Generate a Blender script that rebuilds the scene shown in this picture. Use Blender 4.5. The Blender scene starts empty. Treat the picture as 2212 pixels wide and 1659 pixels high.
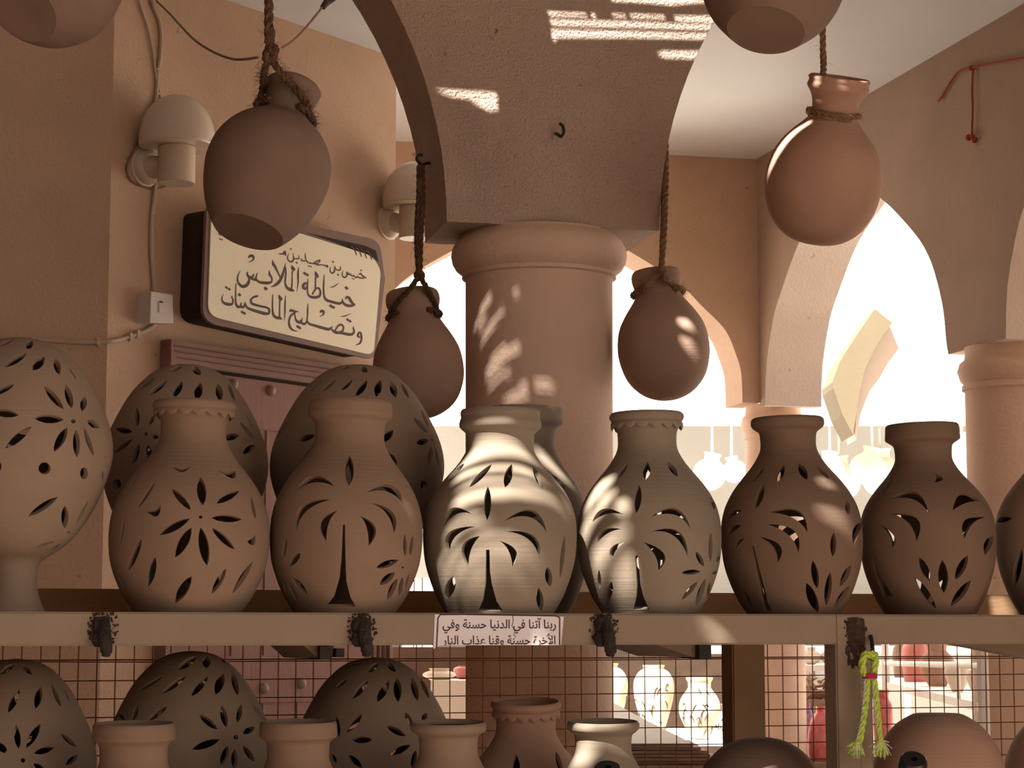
import bpy, bmesh, math, random
import numpy as np
from math import sin, cos, tan, pi, radians, sqrt, atan2, hypot
from mathutils import Vector as V, Matrix, geometry

# ------------------------------------------------------------------ camera, sky, sun, exposure
scn = bpy.context.scene
FPX, EYE = 4600.0, 1.55
PITCH = math.atan2(538.0, FPX)
cd = bpy.data.cameras.new('camera'); cd.sensor_width = 36.0; cd.lens = 36.0*FPX/2212.0
cd.clip_start = 0.05; cd.clip_end = 500
cam = bpy.data.objects.new('camera', cd); scn.collection.objects.link(cam)
cam.location = (0, 0, EYE); cam.rotation_euler = (pi/2+PITCH, 0, 0)
scn.camera = cam

world = bpy.data.worlds.new('sky'); scn.world = world; world.use_nodes = True
bg = world.node_tree.nodes['Background']
bg.inputs[0].default_value = (1.0, 0.96, 0.93, 1); bg.inputs[1].default_value = 0.62

SUN_EL, SUN_AZ = radians(50), radians(27)
SUN = V((sin(SUN_AZ)*cos(SUN_EL), cos(SUN_AZ)*cos(SUN_EL), -sin(SUN_EL)))   # direction the light travels
sd = bpy.data.lights.new('sun', 'SUN'); sd.energy = 20.0; sd.angle = radians(0.6); sd.color = (1.0, 0.95, 0.84)
so = bpy.data.objects.new('sun', sd); scn.collection.objects.link(so)
so.rotation_euler = SUN.to_track_quat('-Z', 'Y').to_euler(); so.location = (-5, -6, 12)

vs = scn.view_settings
vs.view_transform = 'Standard'; vs.look = 'None'; vs.exposure = 0.52; vs.gamma = 1.0; vs.use_curve_mapping = False
cy = scn.cycles
cy.use_denoising = True; cy.max_bounces = 8; cy.diffuse_bounces = 5; cy.glossy_bounces = 3
cy.sample_clamp_indirect = 6.0; cy.caustics_reflective = False; cy.caustics_refractive = False

random.seed(7)
C = scn.collection

# ------------------------------------------------------------------ measuring helpers
CP, SP = cos(PITCH), sin(PITCH)
def ray(px, py):
    x = (px-1106.0)/FPX; y = (829.5-py)/FPX
    return V((x, CP-y*SP, SP+y*CP))
def at(px, py, Y):
    d = ray(px, py); return V((0, 0, EYE)) + d*(Y/d.y)
def on_plane(px, py, p0, n):
    d = ray(px, py); o = V((0, 0, EYE)); return o + d*((p0-o).dot(n)/d.dot(n))
def on_z(px, py, z):
    d = ray(px, py); return V((0, 0, EYE)) + d*((z-EYE)/d.z)
def fwd(p): return p.y*CP + (p.z-EYE)*SP
def mpp(p): return fwd(p)/FPX            # metres per photo pixel at a point
CROP = {'A': (0, 550), 'B': (740, 550), 'C': (1472, 550), 'D': (0, 1099), 'E': (740, 1099), 'F': (1472, 1099),
        'a': (0, 0), 'b': (740, 0), 'c': (1472, 0)}
K = 740.0/2192.0
def cp(c, x, y): o = CROP[c]; return (o[0]+x*K, o[1]+y*K)

# ------------------------------------------------------------------ object helpers
def tag(o, label=None, cat=None, group=None, kind=None):
    if label: o['label'] = label
    if cat: o['category'] = cat
    if group: o['group'] = group
    if kind: o['kind'] = kind
    return o
def obj(name, mesh, mat=None, parent=None, loc=None):
    o = bpy.data.objects.new(name, mesh); C.objects.link(o)
    if mat is not None:
        for m in (mat if isinstance(mat, (list, tuple)) else [mat]): mesh.materials.append(m)
    if parent is not None: o.parent = parent
    if loc is not None: o.location = loc
    return o
def empty(name, loc, rz=0):
    o = bpy.data.objects.new(name, None); C.objects.link(o); o.empty_display_size = 0.05
    o.location = loc; o.rotation_euler = (0, 0, rz); return o
def keep(o, parent):
    """parent a world-space mesh under an unrotated or moved root without moving it"""
    o.parent = parent; o.matrix_parent_inverse = Matrix.LocRotScale(parent.location, parent.rotation_euler, None).inverted(); return o
def keep_m(o, parent):
    o.parent = parent; o.matrix_parent_inverse = parent.matrix_world.inverted(); return o
def bm_mesh(bm, name='mesh', smooth=None):
    bmesh.ops.recalc_face_normals(bm, faces=bm.faces[:])
    me = bpy.data.meshes.new(name); 
    if smooth is not None:
        for f in bm.faces: f.smooth = True
        for e in bm.edges:
            if len(e.link_faces) == 2 and e.calc_face_angle(0) > smooth: e.smooth = False
    bm.to_mesh(me); bm.free(); return me
def add_box(bm, c, s, R=None):
    """box with centre c, full size s, optional 3x3 rotation"""
    vs_ = []
    for k in range(8):
        v = V(((k & 1)-.5, ((k >> 1) & 1)-.5, ((k >> 2) & 1)-.5)); v = V((v.x*s[0], v.y*s[1], v.z*s[2]))
        if R is not None: v = R @ v
        vs_.append(bm.verts.new(V(c)+v))
    for f in ((0, 2, 3, 1), (4, 5, 7, 6), (0, 1, 5, 4), (2, 6, 7, 3), (0, 4, 6, 2), (1, 3, 7, 5)):
        bm.faces.new([vs_[i] for i in f])
def smooth_path(pts, n=6):
    P = [V(p) for p in pts]
    if len(P) < 3: return P
    out = []
    for i in range(len(P)-1):
        p0 = P[max(i-1, 0)]; p1 = P[i]; p2 = P[i+1]; p3 = P[min(i+2, len(P)-1)]
        for k in range(n):
            t = k/n
            out.append(0.5*((2*p1)+(p2-p0)*t+(2*p0-5*p1+4*p2-p3)*t*t+(3*p1-p0-3*p2+p3)*t*t*t))
    out.append(P[-1]); return out
def add_tube(bm, pts, r, sides=8, caps=True, closed=False):
    P = [V(p) for p in pts]; n = len(P)
    rs = r if isinstance(r, (list, tuple)) else [r]*n
    T = []
    for i in range(n):
        a = P[(i-1) % n] if (closed or i > 0) else P[i]; b = P[(i+1) % n] if (closed or i < n-1) else P[i]
        T.append((b-a).normalized() if (b-a).length > 1e-9 else V((0, 0, 1)))
    up = V((0, 0, 1)) if abs(T[0].z) < .9 else V((1, 0, 0))
    N = (up - T[0]*up.dot(T[0])).normalized(); rings = []
    for i in range(n):
        N = (N - T[i]*N.dot(T[i])); N = N.normalized() if N.length > 1e-6 else V((1, 0, 0)); B = T[i].cross(N)
        rings.append([bm.verts.new(P[i]+(N*cos(2*pi*k/sides)+B*sin(2*pi*k/sides))*rs[i]) for k in range(sides)])
    m = n if closed else n-1
    for i in range(m):
        a, b = rings[i], rings[(i+1) % n]
        for k in range(sides):
            bm.faces.new((a[k], a[(k+1) % sides], b[(k+1) % sides], b[k]))
    if caps and not closed:
        bm.faces.new(rings[0][::-1]); bm.faces.new(rings[-1])
def tube_obj(name, pts, r, mat, parent=None, sides=8, smooth=True, n=6):
    bm = bmesh.new(); add_tube(bm, smooth_path(pts, n) if smooth else pts, r, sides); 
    return obj(name, bm_mesh(bm, name, .8), mat, parent)
def add_prism(bm, poly3, ext):
    """polygon (3-D points) extruded by vector ext; both caps are triangulated inside the outline"""
    P = [V(p) for p in poly3]; n = len(P); o = P[0]
    nn = V((0, 0, 0))
    for i in range(n): nn += (P[i]-o).cross(P[(i+1) % n]-o)
    nn.normalize(); ax = nn.orthogonal().normalized(); ay = nn.cross(ax)
    q = [V(((p-o).dot(ax), (p-o).dot(ay))) for p in P]
    cv, ce, cf, ov, *_ = geometry.delaunay_2d_cdt(q, [(i, (i+1) % n) for i in range(n)], [], 0, 1e-7)
    def ins(x, y):
        c = False
        for i in range(n):
            a, b = q[i], q[(i+1) % n]
            if (a.y > y) != (b.y > y) and x < (b.x-a.x)*(y-a.y)/(b.y-a.y)+a.x: c = not c
        return c
    mp = [k[0] if k else None for k in ov]
    a = [bm.verts.new(p) for p in P]; b = [bm.verts.new(p+ext) for p in P]
    for f in cf:
        if any(mp[i] is None for i in f): continue
        c = sum((cv[i] for i in f), V((0, 0)))/len(f)
        if not ins(c.x, c.y): continue
        ids = [mp[i] for i in f]; bm.faces.new([a[i] for i in ids]); bm.faces.new([b[i] for i in ids[::-1]])
    for i in range(n): bm.faces.new((a[i], b[i], b[(i+1) % n], a[(i+1) % n]))
def prism_obj(name, poly3, ext, mat, parent=None, bevel=0):
    bm = bmesh.new(); add_prism(bm, poly3, ext); o = obj(name, bm_mesh(bm, name), mat, parent)
    return o
def add_lathe(bm, rows, seg=32, M=None, cap0=True, cap1=True):
    rings = []
    for z, r in rows:
        ring = []
        for k in range(seg):
            p = V((r*cos(2*pi*k/seg), r*sin(2*pi*k/seg), z)); ring.append(bm.verts.new(M @ p if M else p))
        rings.append(ring)
    for a, b in zip(rings, rings[1:]):
        for k in range(seg): bm.faces.new((a[k], a[(k+1) % seg], b[(k+1) % seg], b[k]))
    if cap0: bm.faces.new(rings[0][::-1])
    if cap1: bm.faces.new(rings[-1])
def add_blob(bm, c, r, seg=10, rings=7, s=(1, 1, 1), jitter=0):
    rows = []
    for i in range(1, rings):
        a = pi*i/rings; rows.append((-cos(a), sin(a)))
    M = Matrix.Translation(V(c)) @ Matrix.Diagonal((r*s[0], r*s[1], r*s[2], 1))
    n0 = len(bm.verts); add_lathe(bm, rows, seg, M)
    if jitter:
        bm.verts.ensure_lookup_table()
        for v in bm.verts[n0:]: v.co += V((random.uniform(-1, 1), random.uniform(-1, 1), random.uniform(-1, 1)))*r*jitter

# ------------------------------------------------------------------ materials
def srgb(r, g, b):
    f = lambda c: (c/255/12.92) if c/255 <= .04045 else ((c/255+.055)/1.055)**2.4
    return (f(r), f(g), f(b))
def mat(name, col, rough=.85, var=.12, scale=6.0, bump=0.0, bscale=60.0, stretch=None, metal=0.0, col2=None, spec=.3, detail=6, spots=None):
    m = bpy.data.materials.new(name); m.use_nodes = True; nt = m.node_tree; N = nt.nodes; L = nt.links
    b = N['Principled BSDF']; b.inputs['Roughness'].default_value = rough; b.inputs['Metallic'].default_value = metal
    b.inputs['Specular IOR Level'].default_value = spec
    tc = N.new('ShaderNodeTexCoord'); mp = N.new('ShaderNodeMapping'); L.new(tc.outputs['Object'], mp.inputs[0])
    if stretch: mp.inputs['Scale'].default_value = stretch
    no = N.new('ShaderNodeTexNoise'); no.inputs['Scale'].default_value = scale; no.inputs['Detail'].default_value = detail
    L.new(mp.outputs[0], no.inputs['Vector'])
    rp = N.new('ShaderNodeValToRGB'); c = col; d = col2 or tuple(x*(1-var) for x in col); e = tuple(min(1, x*(1+var*.7)) for x in col)
    rp.color_ramp.elements[0].position = .3; rp.color_ramp.elements[1].position = .7
    rp.color_ramp.elements[0].color = (*d, 1); rp.color_ramp.elements[1].color = (*e, 1)
    L.new(no.outputs['Fac'], rp.inputs[0]); out = rp.outputs[0]
    if spots:                                    # (scale, threshold, colour): dirt specks and stains
        n2 = N.new('ShaderNodeTexNoise'); n2.inputs['Scale'].default_value = spots[0]; n2.inputs['Detail'].default_value = 3
        L.new(tc.outputs['Object'], n2.inputs['Vector'])
        r2 = N.new('ShaderNodeValToRGB'); r2.color_ramp.elements[0].position = spots[1]; r2.color_ramp.elements[1].position = spots[1]+.08
        L.new(n2.outputs['Fac'], r2.inputs[0]); mx = N.new('ShaderNodeMix'); mx.data_type = 'RGBA'
        L.new(r2.outputs[0], mx.inputs[0]); L.new(out, mx.inputs[6]); mx.inputs[7].default_value = (*spots[2], 1); out = mx.outputs[2]
    L.new(out, b.inputs['Base Color'])
    if bump:
        nb = N.new('ShaderNodeTexNoise'); nb.inputs['Scale'].default_value = bscale; nb.inputs['Detail'].default_value = 5
        L.new(mp.outputs[0], nb.inputs['Vector'])
        bp = N.new('ShaderNodeBump'); bp.inputs['Strength'].default_value = bump; bp.inputs['Distance'].default_value = .01
        L.new(nb.outputs['Fac'], bp.inputs['Height']); L.new(bp.outputs[0], b.inputs['Normal'])
    return m
def clay(name, col, var=.1, ring=.25, spots=None, rough=.9):
    """thrown clay: mottled colour with fine horizontal throwing lines"""
    m = mat(name, col, rough, var, 9.0, spots=spots, spec=.2); nt = m.node_tree; N = nt.nodes; L = nt.links; b = N['Principled BSDF']
    tc = N.new('ShaderNodeTexCoord'); mp = N.new('ShaderNodeMapping'); mp.inputs['Scale'].default_value = (3, 3, 260)
    L.new(tc.outputs['Object'], mp.inputs[0])
    n1 = N.new('ShaderNodeTexNoise'); n1.inputs['Scale'].default_value = 1.0; n1.inputs['Detail'].default_value = 3; L.new(mp.outputs[0], n1.inputs['Vector'])
    n2 = N.new('ShaderNodeTexNoise'); n2.inputs['Scale'].default_value = 140; n2.inputs['Detail'].default_value = 4; L.new(tc.outputs['Object'], n2.inputs['Vector'])
    b1 = N.new('ShaderNodeBump'); b1.inputs['Strength'].default_value = ring; b1.inputs['Distance'].default_value = .0025
    b2 = N.new('ShaderNodeBump'); b2.inputs['Strength'].default_value = .18; b2.inputs['Distance'].default_value = .002
    L.new(n1.outputs['Fac'], b1.inputs['Height']); L.new(n2.outputs['Fac'], b2.inputs['Height']); L.new(b1.outputs[0], b2.inputs['Normal'])
    L.new(b2.outputs[0], b.inputs['Normal']); return m

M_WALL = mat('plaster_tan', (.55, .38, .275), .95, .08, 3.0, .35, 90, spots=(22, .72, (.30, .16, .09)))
M_ARCH = mat('plaster_rough', (.53, .395, .33), .97, .10, 5.0, 1.0, 150, spots=(30, .70, (.25, .15, .10)))
M_ARCH.node_tree.nodes['Bump'].inputs['Distance'].default_value = .011
M_COLUMN = mat('plaster_column', (.66, .465, .36), .93, .08, 4.0, .28, 70, spots=(25, .74, (.25, .13, .08)))
M_CEIL = mat('ceiling_paint', (.72, .72, .735), .9, .03, 2.0)
M_FLOOR = mat('stone_floor', (.20, .145, .11), .9, .2, 2.5, .3, 30)
M_COURT = mat('court_paving', (.78, .72, .66), .9, .1, 2.5, .2, 30)
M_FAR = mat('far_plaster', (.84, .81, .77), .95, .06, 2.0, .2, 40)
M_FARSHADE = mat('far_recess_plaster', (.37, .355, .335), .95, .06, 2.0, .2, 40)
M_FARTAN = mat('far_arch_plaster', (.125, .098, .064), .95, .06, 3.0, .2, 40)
M_BLOCKER = mat('blocker_plaster', (.26, .17, .12), .95, .1, 3.0, .3, 60)
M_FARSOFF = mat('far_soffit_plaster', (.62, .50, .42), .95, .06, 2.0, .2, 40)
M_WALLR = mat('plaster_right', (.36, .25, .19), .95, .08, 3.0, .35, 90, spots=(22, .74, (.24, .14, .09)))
M_LITSOFF = mat('lit_soffit_plaster', (.66, .56, .49), .95, .06, 3.0, .3, 80, spots=(20, .72, (.42, .30, .24)))
M_SHADE = mat('palm_mat', (.30, .20, .11), .95, .3, 12.0, .4, 50)
M_CLAY = clay('clay_pale', (.215, .142, .103), spots=(14, .76, (.36, .25, .18)))
M_CLAYU = clay('clay_umber', (.165, .106, .076), spots=(14, .76, (.11, .07, .05)))
M_CLAY2 = clay('clay_grey', (.22, .175, .135))
M_CLAYL = clay('clay_lantern', (.24, .17, .125))
M_CLAYB = clay('clay_brown', (.36, .235, .18), spots=(18, .74, (.25, .14, .09)))
M_CLAYD = clay('clay_dusty', (.19, .122, .095), spots=(16, .74, (.20, .12, .08)))
M_CLAYR = clay('clay_red', (.42, .25, .185))
M_CLAYW = clay('clay_white', (.74, .64, .52))
M_ROPE = mat('coir_rope', (.115, .06, .035), .95, .4, 60.0, .6, 200)
M_ROPE2 = mat('jute_rope', (.25, .15, .085), .95, .35, 60.0, .6, 200)
M_PAINT = mat('beige_paint', (.225, .165, .12), .75, .08, 8.0, .15, 60, spots=(30, .74, (.25, .15, .09)))
M_BOARD = mat('brown_board', (.50, .30, .17), .8, .12, 10.0, .15, 40, stretch=(1, 1, 4))
M_WIRE = mat('rusty_wire', (.235, .085, .04), .85, .3, 40.0, .3, 300)
M_RUST = mat('dark_rust', (.03, .02, .018), .8, .5, 60.0, .8, 160)
M_STAIN = mat('rust_stain', (.055, .03, .022), .95, .5, 90.0, .8, 220)
M_IRON = mat('black_iron', (.035, .028, .026), .6, .3, 40.0, .3, 200)
M_PLASTIC = mat('white_plastic', (.62, .54, .50), .4, .03, 4.0, spec=.5)
M_CABLE = mat('pale_cable', (.52, .41, .32), .6, .1, 20.0)
M_CABLE2 = mat('brown_cable', (.24, .135, .075), .6, .15, 30.0)
M_GLASS = mat('opal_glass', (.66, .54, .44), .18, .06, 5.0, spec=.6)
M_LAMP = mat('cream_lamp', (.60, .50, .385), .4, .05, 8.0, spec=.5)
M_DOOR = mat('painted_door', (.26, .12, .092), .6, .08, 6.0, .15, 50, stretch=(1, 1, .2))
M_DOORF = mat('door_frame_wood', (.25, .13, .105), .6, .12, 8.0, .2, 60)
M_SIGNP = mat('sign_panel', (.92, .84, .66), .5, .04, 3.0, spec=.4)
M_SIGNF = mat('sign_frame', (.215, .135, .115), .5, .06, 10.0)
M_SIGND = mat('sign_side', (.035, .02, .014), .8, .3, 14.0, .3, 50)
M_INK = mat('sign_ink', (.125, .085, .075), .7, .12, 20.0)
M_PAPER = mat('paper_label', (.62, .57, .60), .55, .04, 10.0)
M_PRINT = mat('purple_print', (.045, .012, .025), .6, .1, 30.0)
M_BLACK = mat('black_rubber', (.012, .014, .017), .35, .2, 30.0, spec=.5)
M_LIME = mat('lime_yarn', (.52, .66, .10), .95, .25, 120.0, .6, 300)
M_WHITEY = mat('white_yarn', (.66, .64, .55), .95, .15, 120.0, .6, 300)
M_MAGENTA = mat('magenta_yarn', (.40, .02, .09), .9, .2, 120.0)
M_REDROPE = mat('red_cord', (.36, .07, .04), .9, .2, 80.0)
M_WHITE = mat('white_paint', (.76, .70, .64), .5, .05, 8.0)
M_GREYTOP = mat('grey_table', (.26, .205, .175), .7, .12, 10.0, stretch=(1, 6, 1))
M_PLANK = mat('weathered_plank', (.26, .16, .11), .85, .3, 14.0, .3, 60, stretch=(1, 1, 12))
M_BLUE = mat('blue_glaze', (.16, .36, .62), .4, .1, 10.0)
M_PINK = mat('pink_glaze', (.58, .20, .18), .5, .12, 10.0)
M_REDG = mat('red_plastic_wrap', (.48, .075, .085), .45, .35, 26.0, .5, 40, col2=(.62, .25, .25))
M_PURPLE = mat('purple_wrap', (.30, .18, .30), .5, .6, 40.0, .5, 40)
M_MARK = mat('dark_paint_mark', (.05, .05, .04), .8, .1, 20)
M_PAINTED = clay('clay_painted', (.62, .43, .31))
M_COUNTER = mat('dark_counter', (.075, .048, .036), .8, .2, 12.0)
M_DARKB = mat('dark_board', (.11, .065, .05), .85, .2, 10.0)
M_POST = mat('brown_post_paint', (.27, .16, .085), .75, .1, 8.0, .15, 60)
M_STUD = mat('door_stud', (.33, .25, .20), .45, .1, 10.0)

# ------------------------------------------------------------------ pottery
POTS = {}      # name -> (world matrix, z samples, r samples) so that sun gaps and cut patterns can be measured on the clay
def resample(rows, n=5):
    P = [V((r, z, 0)) for z, r in rows]; Q = smooth_path(P, n)
    z = np.array([q.y for q in Q]); r = np.maximum(np.array([q.x for q in Q]), .0006)
    z = np.maximum.accumulate(z + np.arange(len(z))*1e-7)
    return z, r
def hit(M, z, r, px, py):
    """where the line of sight through a photo point meets a turned pot; returns (angle, height) on the pot"""
    Mi = M.inverted(); o = Mi @ V((0, 0, EYE)); d = (Mi.to_3x3() @ ray(px, py)).normalized()
    a = d.x*d.x+d.y*d.y; tc = -(o.x*d.x+o.y*d.y)/a
    R = r.max()*1.05; ts = np.linspace(tc-R/sqrt(a), tc, 90)
    X = o.x+d.x*ts; Y = o.y+d.y*ts; Z = o.z+d.z*ts
    f = np.hypot(X, Y)-np.interp(Z, z, r)
    k = np.argmax(f < 0) if (f < 0).any() else -1
    if k > 0: t = ts[k-1]+(ts[k]-ts[k-1])*f[k-1]/(f[k-1]-f[k])
    else: t = tc
    p = o+d*t
    return atan2(p.x, -p.y), p.z
def pot_point(name, px, py):
    M, z, r = POTS[name]; th, h = hit(M, z, r, px, py); q = float(np.interp(h, z, r))
    return M @ V((q*sin(th), -q*cos(th), h))
def leaf(c, x1, y1, x2, y2, w, n=7):
    p = V(cp(c, x1, y1)); q = V(cp(c, x2, y2)); d = (q-p); nn = V((-d.y, d.x)).normalized()*(w*K/2)
    top = [p+d*(i/n)+nn*(4*(i/n)*(1-i/n))**.85 for i in range(n+1)]
    bot = [p+d*(i/n)-nn*(4*(i/n)*(1-i/n))**.85 for i in range(n-1, 0, -1)]
    return [tuple(v) for v in top+bot]
def cres(c, x1, y1, x2, y2, ox, oy, ix, iy, n=9):
    p, q, o, i_ = (V(cp(c, *v)) for v in ((x1, y1), (x2, y2), (ox, oy), (ix, iy)))
    def arc(m):
        b = 2*m-(p+q)/2; return [p*(1-t)**2+b*2*t*(1-t)+q*t*t for t in (k/n for k in range(n+1))]
    return [tuple(v) for v in arc(o)+arc(i_)[-2:0:-1]]
def dot(c, x, y, rx, ry=None, n=14):
    ry = ry or rx; X, Y = cp(c, x, y); return [(X+rx*K*cos(2*pi*k/n), Y+ry*K*sin(2*pi*k/n)) for k in range(n)]
def poly(c, *pts): return [cp(c, x, y) for x, y in pts]

def shell_mesh(z, r, holes, th, nu=96, base=True):
    """thick turned wall with cut-outs. holes: polygons of (angle, height). The pattern is cut right through the wall."""
    ds = np.hypot(np.diff(z), np.diff(r)); s = np.concatenate([[0], np.cumsum(ds)])
    dz = np.gradient(z, s+np.arange(len(s))*1e-9); dr = np.gradient(r, s+np.arange(len(s))*1e-9); L = np.hypot(dz, dr)+1e-9
    nr, nz = dz/L, -dr/L
    Rr = r.max()*.85; U0, U1 = radians(90)*Rr, radians(450)*Rr
    du = (U1-U0)/nu; nv = max(8, int(s[-1]/(du*.75)))
    sv = np.linspace(0, s[-1], nv+1)
    # keep the profile's own sharp rows
    polys = []
    for h in holes:
        q = []; ang = np.degrees(np.unwrap([a for a, _ in h])); m_ = ang.mean()
        ang += 360*math.ceil((90-m_)/360) if m_ < 90 else -360*math.floor((m_-90)/360)
        for d, (a, zz) in zip(ang, h):
            d = min(max(d, 94), 446); q.append((radians(d)*Rr, float(np.interp(zz, z, s))))
        polys.append(np.array(q))
    pts = []; edges = []
    for j, v in enumerate(sv):
        off = .5 if j % 2 else 0
        pts.append((U0, v))
        for i in range(1, nu): pts.append((U0+(i+(off if 0 < j < nv else 0)*.98)*du, v))
        pts.append((U1, v))
    pts = np.array(pts); keepm = np.ones(len(pts), bool); inner = (pts[:, 0] > U0+1e-6) & (pts[:, 0] < U1-1e-6) & (pts[:, 1] > 1e-7) & (pts[:, 1] < s[-1]-1e-7)
    def inside(P, q):
        x, y = P[:, 0], P[:, 1]; c = np.zeros(len(P), bool); n = len(q)
        for i in range(n):
            x1, y1 = q[i]; x2, y2 = q[(i+1) % n]
            if y1 == y2: continue
            m = ((y1 > y) != (y2 > y)); c ^= m & (x < (x2-x1)*(y-y1)/(y2-y1)+x1)
        return c
    for q in polys:
        lo = q.min(0)-du; hi = q.max(0)+du
        near = inner & (pts[:, 0] > lo[0]) & (pts[:, 0] < hi[0]) & (pts[:, 1] > lo[1]) & (pts[:, 1] < hi[1])
        idx = np.where(near)[0]
        if not len(idx): continue
        P = pts[idx]; rem = inside(P, q); n = len(q)
        for i in range(n):
            a = q[i]; b = q[(i+1) % n]; ab = b-a; l2 = (ab*ab).sum()+1e-12
            t = np.clip(((P-a)*ab).sum(1)/l2, 0, 1); d = np.hypot(*(P-(a+t[:, None]*ab)).T); rem |= d < du*.42
        keepm[idx[rem]] = False
    base_pts = pts[keepm]; vl = [V((float(a), float(b))) for a, b in base_pts]; el = []
    for q in polys:
        n0 = len(vl); vl += [V((float(a), float(b))) for a, b in q]; n = len(q)
        el += [(n0+i, n0+(i+1) % n) for i in range(n)]
    cv, ce, cf, *_ = geometry.delaunay_2d_cdt(vl, el, [], 0, 1e-6)
    P = np.array([(v.x, v.y) for v in cv]); Fc = np.array(cf)
    cen = P[Fc].mean(1); gone = np.zeros(len(Fc), bool)
    for q in polys:
        lo, hi = q.min(0), q.max(0); m = (cen[:, 0] > lo[0]) & (cen[:, 0] < hi[0]) & (cen[:, 1] > lo[1]) & (cen[:, 1] < hi[1])
        idx = np.where(m)[0]
        if len(idx): gone[idx] |= inside(cen[idx], q)
    Fc = Fc[~gone]
    # weld the seam
    left = {round(float(P[i, 1])*1e5): i for i in range(len(P)) if abs(P[i, 0]-U0) < 1e-5}
    mp = np.arange(len(P))
    for i in range(len(P)):
        if abs(P[i, 0]-U1) < 1e-5:
            k = left.get(round(float(P[i, 1])*1e5)); 
            if k is not None: mp[i] = k
    Fc = mp[Fc]; Fc = Fc[(Fc[:, 0] != Fc[:, 1]) & (Fc[:, 1] != Fc[:, 2]) & (Fc[:, 0] != Fc[:, 2])]
    used = np.unique(Fc); ren = -np.ones(len(P), int); ren[used] = np.arange(len(used)); Fc = ren[Fc]; P = P[used]
    tha = P[:, 0]/Rr; rr = np.interp(P[:, 1], s, r); zz = np.interp(P[:, 1], s, z); a = np.interp(P[:, 1], s, nr); b = np.interp(P[:, 1], s, nz)
    l = np.hypot(a, b); a, b = a/l, b/l
    ri = np.maximum(rr-a*th, .0004); zi = zz-b*th
    out = np.stack([rr*np.sin(tha), -rr*np.cos(tha), zz], 1); inn = np.stack([ri*np.sin(tha), -ri*np.cos(tha), zi], 1)
    n = len(P); verts = [tuple(v) for v in out]+[tuple(v) for v in inn]
    faces = [tuple(int(x) for x in f) for f in Fc]+[(int(f[0])+n, int(f[2])+n, int(f[1])+n) for f in Fc]; nsm = len(faces)
    cnt = {}
    for f in Fc:
        for i in range(3):
            e = (int(f[i]), int(f[(i+1) % 3])); cnt[e] = 1
    sharp = set(); bottom = []
    for (x, y) in cnt:
        if (y, x) not in cnt:
            faces.append((y, x, x+n, y+n)); sharp.add((min(x, y), max(x, y))); sharp.add((min(x, y)+n, max(x, y)+n))
            if P[x, 1] < 1e-6 and P[y, 1] < 1e-6: bottom.append((x, y))
    if base and bottom:
        c1 = len(verts); verts.append((0, 0, float(z[0]))); c2 = len(verts); verts.append((0, 0, float(z[0])+th))
        for x, y in bottom:
            faces.append((c1, y, x))
        # inner floor of the pot
        k = 24; q0 = len(verts); rf = float(max(np.interp(th, z-z[0], r)-th*.6, .002))
        for i in range(k): verts.append((rf*sin(2*pi*i/k), -rf*cos(2*pi*i/k), float(z[0])+th))
        for i in range(k): faces.append((c2, q0+i, q0+(i+1) % k))
    me = bpy.data.meshes.new('pot'); me.from_pydata(verts, [], faces); me.update()
    me.polygons.foreach_set('use_smooth', [i < nsm for i in range(len(faces))])
    at_ = me.attributes.new('sharp_edge', 'BOOLEAN', 'EDGE')
    ev = np.zeros(len(me.edges)*2, int); me.edges.foreach_get('vertices', ev); ev = ev.reshape(-1, 2)
    at_.data.foreach_set('value', [((min(x, y), max(x, y)) in sharp) for x, y in ev.tolist()])
    me.update(); return me
def frill_mesh(r, z, h, n, depth):
    """scalloped clay collar under a rim"""
    bm = bmesh.new(); k = n*8; rings = []
    for j in range(6):
        t = j/5; ring = []
        for i in range(k):
            a = 2*pi*i/k; sc = abs(sin(n*a/2)); rr = r+depth*(sin(pi*t)*.6+.4*t*sc); zz = z-h*t*(.55+.45*sc)
            ring.append(bm.verts.new((rr*cos(a), rr*sin(a), zz)))
        rings.append(ring)
    ring = [bm.verts.new(((r-depth*.6)*cos(2*pi*i/k), (r-depth*.6)*sin(2*pi*i/k), z-h*.5)) for i in range(k)]; rings.append(ring)
    ring = [bm.verts.new(((r-depth*.6)*cos(2*pi*i/k), (r-depth*.6)*sin(2*pi*i/k), z)) for i in range(k)]; rings.append(ring)
    for a, b in zip(rings, rings[1:]+rings[:1]):
        for i in range(k): bm.faces.new((a[i], a[(i+1) % k], b[(i+1) % k], b[i]))
    return bm_mesh(bm, 'frill', 1.0)

def make_pot(name, key, M, zr, material, holes_px=(), th=.009, back=True, nu=96, base=True, extra=()):
    z, r = zr; POTS[key] = (M, z, r)
    hs = []
    for h in holes_px: hs.append([hit(M, z, r, x, y) for x, y in h])
    hs += list(extra)
    if back:
        hs += [[(a+pi, zz) for a, zz in h] for h in hs if all(abs(a) < radians(80) for a, _ in h)]
    o = obj(name, shell_mesh(z, r, hs, th, nu, base), material); o.matrix_world = M; return o
def upright(px, py_base, Y, base_z=None, roll=0.0, pitch=0.0, yaw=0.0):
    """matrix of a pot standing with its base centre seen at px; roll leans it right in view, pitch leans its top towards the viewer"""
    p = at(px, py_base, Y)
    if base_z is not None: p.z = base_z; 
    return Matrix.Translation(p) @ Matrix.Rotation(radians(roll), 4, 'Y') @ Matrix.Rotation(radians(pitch), 4, 'X') @ Matrix.Rotation(radians(yaw), 4, 'Z')
def row_of(z, Y):
    """photo row of a height z at distance Y"""
    f_ = Y*CP+(z-EYE)*SP; return 829.5-FPX*((z-EYE)*CP-Y*SP)/f_
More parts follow.
